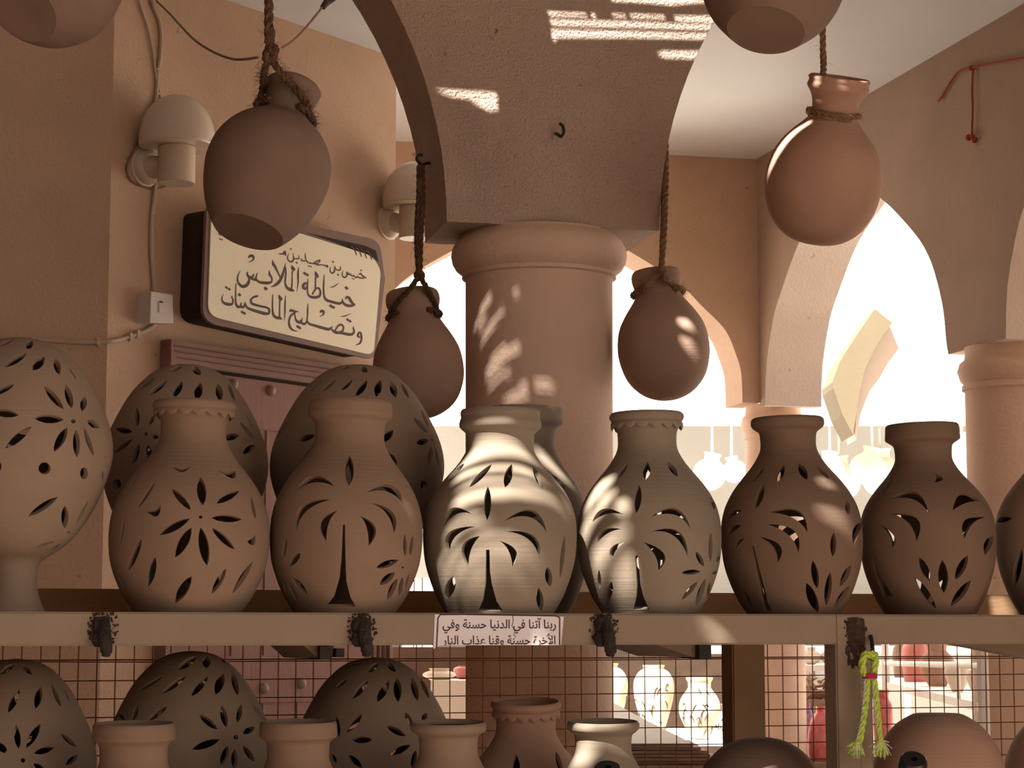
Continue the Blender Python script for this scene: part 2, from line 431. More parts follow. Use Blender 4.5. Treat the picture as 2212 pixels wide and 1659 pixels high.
def rows_px(rows, base_py, Y):
    """photo rows (py, half width) of an upright pot at distance Y -> resampled local profile, bottom first"""
    out = []
    for py, h in sorted(rows, key=lambda q: -q[0]):
        p = at(1106, py, Y); out.append((p.z-at(1106, base_py, Y).z, h*mpp(p)))
    return out

# ------------------------------------------------------------------ the building
H = 2.15; ZC = EYE+H
ALPHA = radians(12.5); UA = V((cos(ALPHA), sin(ALPHA), 0)); DA = V((-sin(ALPHA), cos(ALPHA), 0))
ZV = V((0, 0, 1))
PF0 = at(1195, 700, 5.35); PF0.z = 0                       # a point of the front face of the arcade
NF = -DA
def fu(px, py): return (on_plane(px, py, PF0, NF)-PF0).dot(UA)
ZS = EYE+1.0315                                            # springing height
uL, uR = fu(965, 470), fu(1425, 490)
def struct(o): o['kind'] = 'structure'; return o
def arc_side(u0, sgn, R, z0, half, n=18):
    """points from the springing up to the apex; sgn -1: the arch opens to the left"""
    hmax = sqrt(R*R-(R-half)**2); out = []
    for i in range(n+1):
        h = hmax*i/n; out.append((u0+sgn*(R-sqrt(R*R-h*h)), z0+h))
    return out
half = .82
La = arc_side(uL, -1, 1.163, ZS, half); Ra = arc_side(uR, 1, 1.11, ZS, half)
lap = uL-2*half; rap = uR+2*half
Ll = [(lap+(uL-u), z) for u, z in La]; Rl = [(rap-(u-uR), z) for u, z in Ra]
ZT = EYE+2.75
bot = [(lap-2.6, ZT), (lap-2.6, 0), (lap-.62, 0), (lap-.62, ZS), (lap, ZS)] + Ll[1:-1] + La[::-1] + Ra + Rl[::-1][1:-1] + [(rap, ZS), (rap+.62, ZS), (rap+.62, 0), (rap+2.6, 0), (rap+2.6, ZT)]
def jag(pts):   # slightly worn plaster arrises
    out = []
    for i in range(len(pts)):
        a, b = pts[i], pts[(i+1) % len(pts)]; d = hypot(b[0]-a[0], b[1]-a[1]); n = max(1, int(d/.05)) if min(a[1], b[1]) > EYE and d < 1.2 else 1
        for k in range(n):
            t = k/n; j = .0022 if k else 0
            out.append((a[0]+(b[0]-a[0])*t+random.uniform(-j, j), a[1]+(b[1]-a[1])*t+random.uniform(-j, j)))
    return out
poly3 = [PF0+UA*u+ZV*z for u, z in jag(bot)]
TH_F = .31
wall_front = struct(prism_obj('wall_front', poly3, DA*TH_F, M_ARCH))
bv = wall_front.modifiers.new('worn_edge', 'BEVEL'); bv.width = .012; bv.segments = 3; bv.limit_method = 'ANGLE'; bv.angle_limit = radians(50)

def column(name, px, Y, rows, seg=64):
    base = at(px, 1367, Y); pr = []
    for py, h in rows:
        p = at(px, py, Y); pr.append((min(p.z, ZS+.003), h*mpp(p)))
    pr.sort(); pr = [(0.0, pr[0][1])]+pr
    bm = bmesh.new(); add_lathe(bm, pr, seg, Matrix.Translation((base.x, base.y, 0)))
    return struct(obj(name, bm_mesh(bm, name, .9), M_COLUMN))
col_rows = [(489, 163), (512, 164), (518, 170), (526, 179), (540, 187), (556, 190), (572, 187), (584, 180), (592, 170), (595, 166), (603, 167), (606, 159), (1400, 159.5)]
wall_column = column('wall_column', 1165.5, 5.5, col_rows)

# far wall with its wide arch, right wall with two arches, the slanting left wall
PB = on_z(1634, 344, ZC); PBl = on_z(860, 305, ZC); PRt = on_z(2212, 7, ZC)
UB = (PBl-PB); UB.z = 0; UB.normalize(); NB = V((UB.y, -UB.x, 0)); NB = NB if NB.y < 0 else -NB
UR = (PRt-PB); UR.z = 0; UR.normalize(); NR = V((UR.y, -UR.x, 0)); NR = NR if NR.x < 0 else -NR
def b2(px, py): p = on_plane(px, py, PB, NB); q = p-PB; return (q.dot(UB), p.z)
def r2(px, py): p = on_plane(px, py, PB, NR); q = p-PB; return (q.dot(UR), p.z)
ZS2 = EYE+1.03
cx = b2(1183, 600)[0]
rightside = [b2(*p) for p in ((1604, 864), (1601, 806), (1590, 766), (1566, 712), (1516, 661), (1472, 617), (1390, 561), (1300, 513), (1183, 474))]
rightside[0] = (rightside[0][0], ZS2)
rs = [(p.x, p.y) for p in smooth_path([V((a, b, 0)) for a, b in rightside], 4)]
ls = [(2*cx-a, b) for a, b in rs][::-1][1:]
ends = 2*cx-rs[0][0]
poly_b = [(0.0, ZT), (0.0, ZS2)]+rs+ls+[(ends+.45, ZS2), (ends+.45, 0), (ends+6.5, 0), (ends+6.5, ZT)]
wall_back = struct(prism_obj('wall_back', [PB+UB*a+ZV*(b-ZC) for a, b in poly_b], -NB*.24, M_WALL))
far = [r2(*p) for p in ((1653, 861), (1656, 786), (1671, 685), (1688, 628), (1715, 550), (1740, 497), (1780, 437), (1822, 384))]
near = [r2(*p) for p in ((2049, 783), (2044, 739), (2037, 668), (2022, 601), (2004, 550), (1972, 500), (1899, 425))][::-1]
sp_ = (far[0][1]+near[-1][1])/2
far[0] = (far[0][0], sp_); near[-1] = (near[-1][0], sp_)
a1 = [(p.x, p.y) for p in smooth_path([V((a, b, 0)) for a, b in far+near], 3)]
leg2 = r2(2174, 773)[0]
sh = leg2-a1[0][0]
a2 = [(a+sh, b) for a, b in a1]
poly_r = [(0, ZT), (0, sp_)]+a1+a2+[(a2[-1][0]+.5, sp_), (a2[-1][0]+.5, 0), (a2[-1][0]+3.2, 0), (a2[-1][0]+3.2, ZT)]
wall_right = struct(prism_obj('wall_right', [PB+UR*a+ZV*(b-ZC) for a, b in poly_r], -NR*.27, [M_WALLR, M_LITSOFF]))
for f in wall_right.data.polygons:                          # one plaster in two tones: brighter light on reveals and soffits put into colour
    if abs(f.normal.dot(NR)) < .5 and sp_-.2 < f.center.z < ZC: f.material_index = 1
PK = on_z(250, -82, ZC); PE = on_z(856, 125, ZC)
UL = (PE-PK); UL.z = 0; LW = UL.length; UL.normalize(); NL = V((UL.y, -UL.x, 0)); NL = NL if NL.y < 0 else -NL
def onl(px, py, off=0.0): return on_plane(px, py, PK+NL*off, NL)
k0 = V((PK.x, PK.y, 0)); k1 = k0+UL*LW
plan = [k0, k1, k1-NL*1.2, k0-NL*1.2-UA*2.0, k0-UA*3.2]
bm = bmesh.new(); add_prism(bm, plan, ZV*ZT); wall_left = struct(obj('wall_left', bm_mesh(bm), M_WALL))
cpl = [PF0+UA*(lap-2.5)+DA*.05, PF0+UA*(rap+2.5)+DA*.05, PF0+UA*(rap+2.5)+DA*7.2, PF0+UA*(lap-2.5)+DA*7.2]
# ceiling reaches from the arcade to the outer face of the far walls
q0 = PB+(-NR)*.2+(-NB)*.2; q0.z = 0
cei = [V((p.x, p.y, 0)) for p in (PF0+UA*(lap-2.5)+DA*.06, PF0+UA*(rap+2.5)+DA*.06, PB+UR*(a2[-1][0]+3.1)-NR*.2, q0, PB+UB*(ends+6.4)-NB*.2)]
c0 = PF0+UA*(lap-2.5)+DA*.06; c1 = PF0+UA*(rap+.2)+DA*.06
cei = [V((p.x, p.y, ZC)) for p in (c0, c1, PB+UR*(a2[-1][0]+1.0)-NR*.2, q0, PB+UB*(ends+6.4)-NB*.2)]
ceiling = struct(prism_obj('ceiling', cei, ZV*.2, M_CEIL))
rc = at(1671, 1000, 9.0); 
def column_at(name, p, zt, r, seg=40):
    """small wall column: shaft, neck ring and rounded capital up to height zt"""
    pr = [(0, r), (zt-.155, r), (zt-.152, r*1.06), (zt-.137, r*1.06), (zt-.13, r*1.02), (zt-.115, r*1.1), (zt-.085, r*1.155), (zt-.055, r*1.1), (zt-.042, r*1.0), (zt-.02, r*.98), (zt+.002, r*.99)]
    bm = bmesh.new(); add_lathe(bm, pr, seg, Matrix.Translation((p.x, p.y, 0))); return struct(obj(name, bm_mesh(bm, name, .9), M_COLUMN))
pc = on_plane(1670, 880, PB-NB*.12, NB); column_at('wall_column', V((pc.x, pc.y, 0)), ZS2, 61*mpp(pc))
pm = PB+UR*((near[-1][0]+leg2)/2+.0)-NR*.135; 
ppx = V((pm.x, pm.y, sp_)); column_at('wall_column', V((pm.x, pm.y, 0)), sp_, .165)

bm = bmesh.new(); add_box(bm, (0, -12, -.05), (90, 40, .1)); floor = struct(obj('floor', bm_mesh(bm), M_FLOOR))
bm = bmesh.new(); add_box(bm, (0, 33, -.05), (90, 50, .1)); struct(obj('floor_court', bm_mesh(bm), M_COURT))
# unseen walls added left of and behind the camera to block sky light
bm = bmesh.new(); add_box(bm, (-3.6, .2, 2.1), (.5, 13.0, 4.2)); add_box(bm, (-.2, -6.2, 1.7), (6.6, .5, 3.4)); struct(obj('wall_added', bm_mesh(bm), M_BLOCKER))
bm = bmesh.new(); add_box(bm, (5.2, -1.0, 1.8), (.5, 9.0, 3.6)); struct(obj('wall_added', bm_mesh(bm), M_FAR))  # unseen pale wall added on the right to bounce sunlight onto the pots

# the opposite side of the court: sunlit fascia over a shaded recess
YF = 15.5
def far_box(name, p0, p1, y0, y1, m):
    a = at(p0[0], p0[1], y0); b = at(p1[0], p1[1], y0); bm = bmesh.new()
    add_box(bm, ((a.x+b.x)/2, (y0+y1)/2, (a.z+b.z)/2), (abs(a.x-b.x), y1-y0, abs(a.z-b.z))); return struct(obj(name, bm_mesh(bm), m))
far_box('wall_far', (-1800, -900), (5200, 913), YF, YF+.25, M_FAR)
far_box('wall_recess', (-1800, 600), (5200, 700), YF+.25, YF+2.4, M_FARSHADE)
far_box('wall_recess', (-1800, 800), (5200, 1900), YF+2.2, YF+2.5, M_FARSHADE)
cz1 = at(1500, 1412, YF+1.9).z; ca = at(700, 1412, YF+1.9); cb = at(1760, 1412, YF+1.9); bm = bmesh.new(); add_box(bm, ((ca.x+cb.x)/2, YF+2.05, cz1/2), (cb.x-ca.x, .3, cz1)); tag(obj('brown_counter', bm_mesh(bm), M_COUNTER), 'long dark brown counter in the far shaded recess behind the painted pots', 'counter')
far_box('trim_1', (1410, 1398), (2300, 1412), YF-.2, YF+2.2, M_FAR)

# ------------------------------------------------------------------ display rack
R0 = at(0, 1358, 3.60); R1 = at(2212, 1360, 4.24); R0.z = R1.z = 0
UK = (R1-R0); UK.normalize(); NK = V((-UK.y, UK.x, 0))         # along the rack, and into it
RKANG = atan2(UK.y, UK.x); RKM = Matrix.Rotation(RKANG, 3, 'Z')
ZB0, ZB1 = EYE-.0216, EYE+.0358; ZLOW = EYE-.525
DECK = .68
def rk(px, py=1360, off=0.0): return on_plane(px, py, R0+NK*off, NK)
def rx(px, py=1360, off=0.0): return (rk(px, py, off)-R0).dot(UK)
def rY(px, off, py=1360): return rk(px, py, off).y
rack = empty('display_rack', (R0+UK*1.0+NK*.3)); tag(rack, 'beige painted display rack with a top rail carrying the row of pierced pots', 'rack')
def rbox(name, u0, u1, n0, n1, z0, z1, m, parent=rack, bevel=.003):
    bm = bmesh.new(); add_box(bm, R0+UK*((u0+u1)/2)+NK*((n0+n1)/2)+ZV*((z0+z1)/2), (abs(u1-u0), abs(n1-n0), abs(z1-z0)), RKM)
    if bevel: bmesh.ops.bevel(bm, geom=bm.edges[:], offset=bevel, segments=2, affect='EDGES')
    o = obj(name, bm_mesh(bm, name), m); return keep(o, parent)
UE0, UE1 = -.9, 3.0
rail = rbox('front_rail', UE0, UE1, 0, .045, ZB0, ZB1, M_PAINT)
rbox('shelf_deck', UE0, UE1, .045, DECK, ZB1-.022, ZB1-.001, M_PAINT, bevel=0)
rbox('back_board', UE0, UE1, DECK, DECK+.022, ZB1-.03, EYE+.089, M_BOARD)
rbox('lower_deck', UE0, UE1, 0, DECK, ZLOW-.03, ZLOW, M_PAINT)
u = rx(1805, 1400); u2 = rx(1856, 1400); u3 = rx(1886, 1400)
fpost = rbox('front_post', u, u2, -.002, .05, 0, ZB1-.0005, M_PAINT)
rbox('front_post', u2, u3, .006, .05, 0, ZB1-.0008, M_PAINT)
po = .60; u = rx(1571, 1500, po); u2 = rx(1641, 1500, po)
rbox('back_post', u, u2, po-.03, po+.03, 0, ZB1-.023, M_POST)
rbox('end_post', UE0, UE0+.06, 0, .05, 0, ZB0, M_PAINT); rbox('end_post', UE1-.06, UE1, 0, .05, 0, ZB0, M_PAINT)
rbox('end_post', UE0, UE0+.06, DECK-.06, DECK, 0, ZB1-.023, M_PAINT); rbox('end_post', UE1-.06, UE1, DECK-.06, DECK, 0, ZB1-.023, M_PAINT)
# support arms under the deck, with open square tube ends
for pa, pb, tubes in (((655, 1393), (722, 1424), ((700, 1409, 13), (731, 1409, 9))), ((1412, 1391), (1532, 1420), ((1517, 1407, 14),))):
    a0 = rk(pa[0], pa[1], .25); a1_ = rk(pb[0], pa[1], .25); a2_ = rk(pb[0]-6, pb[1], .25); a3_ = rk(pb[0]-32, pb[1], .25)
    arm_ = keep(prism_obj('support_arm', [a0, a1_, a2_, a3_], NK*.3, M_PAINT), rack)
    for (tx, ty, hw) in tubes:
        c = rk(tx, ty, .245); s = hw*mpp(c)*2; bm = bmesh.new(); add_box(bm, c+NK*.03-ZV*.001, (s, .09, s*1.05), RKM); t = keep(obj('tube_end', bm_mesh(bm), M_IRON), arm_); t['label'] = 'black square tube end'
a0 = rk(2058, 1390, .2); a1_ = rk(2320, 1390, .2); a2_ = rk(2320, 1440, .2)
keep(prism_obj('support_arm', [a0, a1_, a2_], NK*.05, M_PAINT), rack)
# rusty hooks welded to the rail
def hook(px, py):
    c = rk(px, py, 0); s = mpp(c)*1.12; bm = bmesh.new()
    n = 22
    for k in range(150):
        a = random.uniform(0, 2*pi); q = random.random()**.6; x = cos(a)*q*30*s; zz = sin(a)*q*38*s+6*s
        add_blob(bm, c+UK*x+ZV*max(min(zz, (ZB1-.003)-c.z), ZB0+.004-c.z)-NK*.0002, random.uniform(1.0, 3.4)*s, 6, 4, (1, .35, 1.2), .25)
    st = keep(obj('rust_patch', bm_mesh(bm, 'rust', 1.2), M_STAIN), rail); st['label'] = 'dark rust patch around a hook'
    bm = bmesh.new(); pts = [c+ZV*20*s-NK*.004, c+ZV*4*s-NK*.016, c-ZV*12*s-NK*.024, c-ZV*34*s-NK*.027+UK*3*s, c-ZV*48*s-NK*.024+UK*3*s]
    P = smooth_path(pts, 5); add_tube(bm, P, [(13-3*abs(i/len(P)-.35))*s*(1 if i < len(P)-3 else .75) for i in range(len(P))], 10)
    add_blob(bm, c+ZV*8*s-NK*.008-UK*8*s, 15*s, 10, 6, (1, .7, 1.3), .08); add_blob(bm, c-ZV*16*s-NK*.012-UK*12*s, 12*s, 10, 6, (1, .8, 1.4), .08)
    h = keep(obj('hook', bm_mesh(bm, 'hook', 1.0), M_RUST), rail); h['label'] = 'dark rusty iron hook'
for hx in (222, 781, 1304): hook(hx, 1362)
c = rk(1850, 1362, -.003); s = mpp(c); bm = bmesh.new()
add_prism(bm, [rk(x, y, -.0035) for x, y in ((1834, 1337), (1850, 1333), (1867, 1338), (1869, 1366), (1868, 1398), (1861, 1421), (1857, 1442), (1848, 1438), (1843, 1415), (1836, 1400), (1831, 1378), (1836, 1356))], NK*.002)
for k in range(90):
    y_ = random.uniform(1336, 1440); x_ = random.choice((random.gauss(1834, 5), random.gauss(1864, 3), random.gauss(1848, 8))); add_blob(bm, rk(x_, y_, -.003), random.uniform(1.5, 5)*s, 6, 4, (1, .25, 1.6), .25)
st = keep(obj('rust_patch', bm_mesh(bm, 'rust', 1.2), M_STAIN), fpost); st['label'] = 'black scorched rust patch on the front post'
bm = bmesh.new(); pts = [rk(1881, 1374, -.004), rk(1884, 1392, -.02), rk(1885, 1410, -.034), rk(1880, 1421, -.04), rk(1874, 1414, -.045)]
add_tube(bm, smooth_path(pts, 5), 4.5*s, 8); h = keep(obj('hook', bm_mesh(bm, 'hook', 1.0), M_RUST), fpost); h['label'] = 'thin dark iron hook on the front post'

# welded wire mesh behind the rack
mesh_off = DECK+.035
bm = bmesh.new(); step = .0375
umin, umax = -.6, 2.95; zmin, zmax = EYE-.62, ZB0+.004
i = 0; x = umin
while x < umax:
    base = R0+UK*x+NK*mesh_off; dx = random.uniform(-.002, .002)
    add_tube(bm, [base+ZV*zmin, base+ZV*((zmin+zmax)/2)+UK*dx, base+ZV*(zmax)], .00125, 5, False); x += step
zz = zmax-.003
while zz > zmin:
    P = [R0+UK*t+NK*(mesh_off-.0025)+ZV*(zz+random.uniform(-.0012, .0012)) for t in np.linspace(umin, umax, 12)]
    add_tube(bm, P, .00125, 5, False); zz -= step
zz = zmax-.003-step+.0036
add_tube(bm, [R0+UK*umin+NK*(mesh_off-.003)+ZV*zz, R0+UK*umax+NK*(mesh_off-.003)+ZV*zz], .0016, 5, False)
mesh = obj('wire_mesh', bm_mesh(bm, 'wire_mesh', 1.0), M_WIRE); tag(mesh, 'rusty brown square wire mesh hung below the shelf behind the lower pots', 'wire mesh')

# paper label on the rail, with its lettering
FORMS = {'ا': (0xFE8D, 0xFE8E), 'آ': (0xFE81, 0xFE82), 'أ': (0xFE83, 0xFE84), 'ب': (0xFE8F, 0xFE90, 0xFE91, 0xFE92), 'ة': (0xFE93, 0xFE94), 'ت': (0xFE95, 0xFE96, 0xFE97, 0xFE98),
         'ح': (0xFEA1, 0xFEA2, 0xFEA3, 0xFEA4), 'خ': (0xFEA5, 0xFEA6, 0xFEA7, 0xFEA8), 'د': (0xFEA9, 0xFEAA), 'ذ': (0xFEAB, 0xFEAC), 'ر': (0xFEAD, 0xFEAE), 'س': (0xFEB1, 0xFEB2, 0xFEB3, 0xFEB4),
         'ع': (0xFEC9, 0xFECA, 0xFECB, 0xFECC), 'ف': (0xFED1, 0xFED2, 0xFED3, 0xFED4), 'ق': (0xFED5, 0xFED6, 0xFED7, 0xFED8), 'ل': (0xFEDD, 0xFEDE, 0xFEDF, 0xFEE0),
         'ن': (0xFEE5, 0xFEE6, 0xFEE7, 0xFEE8), 'و': (0xFEED, 0xFEEE), 'ي': (0xFEF1, 0xFEF2, 0xFEF3, 0xFEF4), 'لأ': (0xFEF7, 0xFEF8)}
def visual(text):
    toks = []; i = 0
    while i < len(text):
        if text[i:i+2] == 'لأ': toks.append('لأ'); i += 2
        else: toks.append(text[i]); i += 1
    out = []
    for k, t in enumerate(toks):
        if t not in FORMS: out.append(t); continue
        f = FORMS[t]; prev = k > 0 and toks[k-1] in FORMS and len(FORMS[toks[k-1]]) == 4
        nxt = k+1 < len(toks) and toks[k+1] in FORMS and len(f) == 4
        out.append(chr(f[3] if prev and nxt else f[2] if nxt else f[1] if prev else f[0]))
    return ''.join(out[::-1])
def text_verts(text):
    cu = bpy.data.curves.new('lettering', 'FONT'); cu.body = visual(text); cu.offset = .018; cu.resolution_u = 4
    o = bpy.data.objects.new('lettering', cu); C.objects.link(o); dg = bpy.context.evaluated_depsgraph_get(); dg.update()
    me = bpy.data.meshes.new_from_object(o.evaluated_get(dg)); bpy.data.objects.remove(o)
    return me
label = empty('paper_label', rk(1078, 1360, -.001)); tag(label, 'white paper label with two lines of purple Arabic print pasted on the front rail', 'label')
lab = [rk(*p, -.0012) for p in ((939, 1327), (1218, 1332), (1212, 1393.5), (950, 1394), (936, 1402))]
paper = keep(prism_obj('paper', lab, NK*.001, M_PAPER), label)
def put_text(bm, text, pxl, pyb, pxr, hpx, clip_py=None):
    """a line of lettering from pxl to pxr on baseline pyb; letters hpx high per em"""
    me = text_verts(text); xs = [v.co.x for v in me.vertices]; x0, x1 = min(xs), max(xs)
    a = rk(pxl, pyb, -.0014); b = rk(pxr, pyb, -.0014); W = (b-a).length; s = W/(x1-x0); sy = hpx*mpp(a)
    off = len(bm.verts); vv = [bm.verts.new(a+UK*((v.co.x-x0)*s)+ZV*(v.co.y*sy)) for v in me.vertices]
    for p in me.polygons:
        try: bm.faces.new([vv[i] for i in p.vertices])
        except ValueError: pass
bm = bmesh.new()
put_text(bm, 'ربنا آتنا في الدنيا حسنة وفي', 956, 1357, 1201, 26)
put_text(bm, 'الأخرة حسنة وقنا عذاب النار', 956, 1392, 1200, 26)
cz = rk(1078, 1393.6, -.0014); bmesh.ops.bisect_plane(bm, geom=bm.verts[:]+bm.edges[:]+bm.faces[:], plane_co=cz, plane_no=V((0, 0, -1)), clear_outer=True)
for f in bm.faces: f.normal_update()
if sum(f.normal.dot(NK) > 0 for f in bm.faces) > len(bm.faces)/2: bmesh.ops.reverse_faces(bm, faces=bm.faces[:])
me = bpy.data.meshes.new('lettering'); bm.to_mesh(me); bm.free()
t = keep(obj('lettering', me, M_PRINT), paper); t['label'] = 'purple Arabic lettering'
bm = bmesh.new(); fr = [rk(*p, -.0016) for p in ((943, 1400), (946, 1336), (951, 1328), (1000, 1327.5), (1200, 1330.5), (1209, 1334), (1209, 1393))]
for a, b in zip(fr, fr[1:]): add_tube(bm, [a, b], .0011, 5)
keep(obj('border_line', bm_mesh(bm), M_PRINT), paper)
bm = bmesh.new(); add_tube(bm, [rk(*p, -.0015) for p in ((1107, 1329), (1109, 1340), (1106, 1352), (1112, 1362), (1110, 1372), (1115, 1376))], .0006, 4)
keep(obj('crease', bm_mesh(bm), M_STAIN), paper)

# ------------------------------------------------------------------ pots on the rack
def pot_rows(rim_y, rim, neck, bod_y, bod, base, style, ys=None, yb=1322):
    """photo rows of a pierced pot from its rim to its base"""
    a = rim_y; n0 = a+44
    sh_ = yb-bod_y
    if style == 'roll': top = [(a, rim-5), (a+3, rim-1), (a+10, rim), (a+18, rim-1), (a+23, rim-6), (a+27, neck+7), (a+34, neck+1)]
    elif style == 'band': top = [(a, rim-4), (a+2, rim-1), (a+12, rim), (a+26, rim+1), (a+33, rim+1), (a+37, rim-5), (a+42, neck+5), (a+48, neck+1)]
    elif style == 'double': top = [(a, rim-4), (a+2, rim-1), (a+14, rim-1), (a+18, rim-2), (a+25, rim+1), (a+35, rim+2), (a+41, rim-2), (a+47, neck+5), (a+54, neck+1)]
    else: top = [(a, rim-6), (a+3, rim-2), (a+10, rim), (a+18, rim-4), (a+27, rim-12), (a+36, neck+3), (a+44, neck)]
    y1 = top[-1][0]
    D = bod_y-y1
    body = [(y1+D*.14, neck), (y1+D*.24, neck+(bod-neck)*.10), (y1+D*.34, neck+(bod-neck)*.26), (y1+D*.46, neck+(bod-neck)*.50), (y1+D*.58, neck+(bod-neck)*.71), (y1+D*.72, neck+(bod-neck)*.88), (y1+D*.86, neck+(bod-neck)*.97), (bod_y, bod)]
    low = [(bod_y+sh_*.18, bod*.995), (bod_y+sh_*.38, base+(bod-base)*.90), (bod_y+sh_*.58, base+(bod-base)*.70), (bod_y+sh_*.78, base+(bod-base)*.42), (bod_y+sh_*.93, base+(bod-base)*.12), (yb, base-2)]
    return top+body+low
def rack_pot(key, px, off, rows, label, holes=(), roll=0, pitch=0, m=M_CLAY, frill=None, yb=1322, th=.0095, name='pierced_pot', group=None, zb=None, nu=100, yaw=0):
    Y = rY(px, off); yb0 = yb; yb = row_of(ZB1 if zb is None else zb, Y); top_ = min(q[0] for q in rows)
    rows = [(top_+(q-top_)*(yb-top_)/(yb0-top_), h) for q, h in rows]
    zr = resample(rows_px(rows, yb, Y), 4)
    M = upright(px, yb, Y, ZB1 if zb is None else zb, roll, pitch, yaw)
    o = make_pot(name, key, M, zr, m, holes, th, nu=nu)
    tag(o, label, 'pot', group)
    if frill:
        p = at(px, frill[0], Y); s = mpp(p); f = obj('rim_frill', frill_mesh(frill[1]*s, p.z-M.translation.z+ (M.translation.z-at(px, yb, Y).z), frill[2]*s, frill[3], 4.5*s), m, o)
    return o
G1 = 'pierced pots along the front of the top shelf'
P1h = [cres('A', 1108, 1358, 1222, 1352, 1165, 1392, 1165, 1368), cres('A', 1395, 1380, 1505, 1385, 1490, 1432, 1455, 1388), leaf('A', 1100, 1497, 1222, 1635, 42), leaf('A', 1283, 1422, 1298, 1605, 60),
       leaf('A', 1385, 1592, 1533, 1510, 42), leaf('A', 998, 1445, 877, 1628, 26), leaf('A', 880, 1405, 790, 1560, 16), cres('D', 1028, -24, 938, 18, 1005, 48, 985, 8), leaf('D', 1605, -86, 1636, 70, 22), dot('D', 1284, 53, 11),
       leaf('D', 1353, 58, 1548, 68, 46), leaf('D', 1215, 62, 1018, 168, 50), leaf('D', 1225, 120, 1120, 312, 62), leaf('D', 1285, 118, 1325, 365, 64), leaf('D', 1355, 122, 1503, 262, 42), leaf('D', 798, 45, 765, 248, 20),
       leaf('D', 905, 190, 817, 402, 44), leaf('D', 993, 308, 945, 505, 52), leaf('D', 1225, 433, 1120, 605, 60), leaf('D', 1448, 382, 1355, 545, 40), leaf('D', 1620, 335, 1485, 547, 36), cres('D', 1582, 210, 1635, 165, 1625, 232, 1612, 190), leaf('D', 752, 390, 808, 565, 16)]
rack_pot('P1', 403, .125, pot_rows(868, 90, 71, 1155, 172, 116, 'frill'), 'pierced pot with frilled rim and a large eight-petal flower cut in its belly', P1h, 1.2, m=M_CLAY, frill=(884, 84, 20, 17), group=G1)
P2h = [leaf('B', 45, 1285, 42, 1480, 56), leaf('A', 1950, 1340, 1838, 1455, 14), cres('B', 155, 1520, 396, 1615, 320, 1475, 300, 1522), cres('E', 178, -36, 328, 158, 325, 25, 283, 32), cres('E', 108, 45, 168, 238, 212, 122, 152, 112),
       cres('A', 1893, 1515, 2140, 1482, 2005, 1412, 2010, 1458), cres('A', 1900, 1766, 2115, 1568, 1928, 1605, 1962, 1640), cres('D', 2160, 12, 2088, 205, 2045, 85, 2105, 88),
       [(741, 1133), (745, 1133), (746, 1200), (748, 1255), (757, 1290), (769, 1311), (703, 1311), (722, 1288), (733, 1250), (738, 1200)],
       dot('E', 385, 375, 8), leaf('E', 358, 328, 215, 378, 42), leaf('E', 398, 162, 400, 305, 24), leaf('E', 450, 170, 430, 300, 24), leaf('E', 335, 407, 238, 488, 46), leaf('E', 350, 445, 285, 585, 38), leaf('E', 385, 435, 360, 562, 28), leaf('E', 425, 415, 400, 520, 16),
       leaf('D', 1832, 180, 1810, 320, 26), leaf('D', 1922, 282, 1848, 370, 42), leaf('D', 1860, 432, 1970, 550, 38), leaf('D', 1840, 455, 1905, 600, 30), leaf('D', 1808, 440, 1842, 570, 24)]
rack_pot('P2', 743, .125, pot_rows(868, 90, 75, 1150, 164.5, 110, 'band'), 'unlit palm-tree pierced pot with plain banded rim, left of the sunlit one', P2h, 1.3, m=M_CLAY, group=G1)
P3h = [leaf('B', 780, 1335, 680, 1440, 24), leaf('B', 957, 1340, 810, 1490, 36), leaf('B', 1083, 1340, 1040, 1490, 52), leaf('B', 1215, 1345, 1282, 1505, 34), leaf('B', 930, 1483, 925, 1700, 46),
       cres('E', 650, 108, 834, 38, 700, -5, 740, 30), cres('E', 696, 330, 850, 113, 668, 165, 712, 190), cres('E', 808, 388, 878, 175, 765, 240, 820, 268), cres('E', 1035, 78, 1306, 152, 1215, 8, 1195, 52), cres('E', 1050, 145, 1262, 330, 1228, 178, 1195, 200), cres('E', 1005, 205, 1088, 372, 1112, 272, 1062, 268),
       poly('E', (918, 262), (940, 262), (943, 400), (955, 480), (985, 590), (1025, 655), (865, 655), (895, 590), (915, 480)), leaf('E', 712, 430, 665, 578, 62), leaf('E', 1422, 170, 1392, 445, 28), leaf('E', 1310, 372, 1328, 500, 46), leaf('E', 1255, 505, 1270, 655, 46)]
rack_pot('P3', 1079, .125, pot_rows(886, 87, 72.5, 1145, 166, 118, 'double'), 'sunlit pierced pot with palm tree cut-out and double rim before the column', P3h, .2, m=M_CLAY2, group=G1)
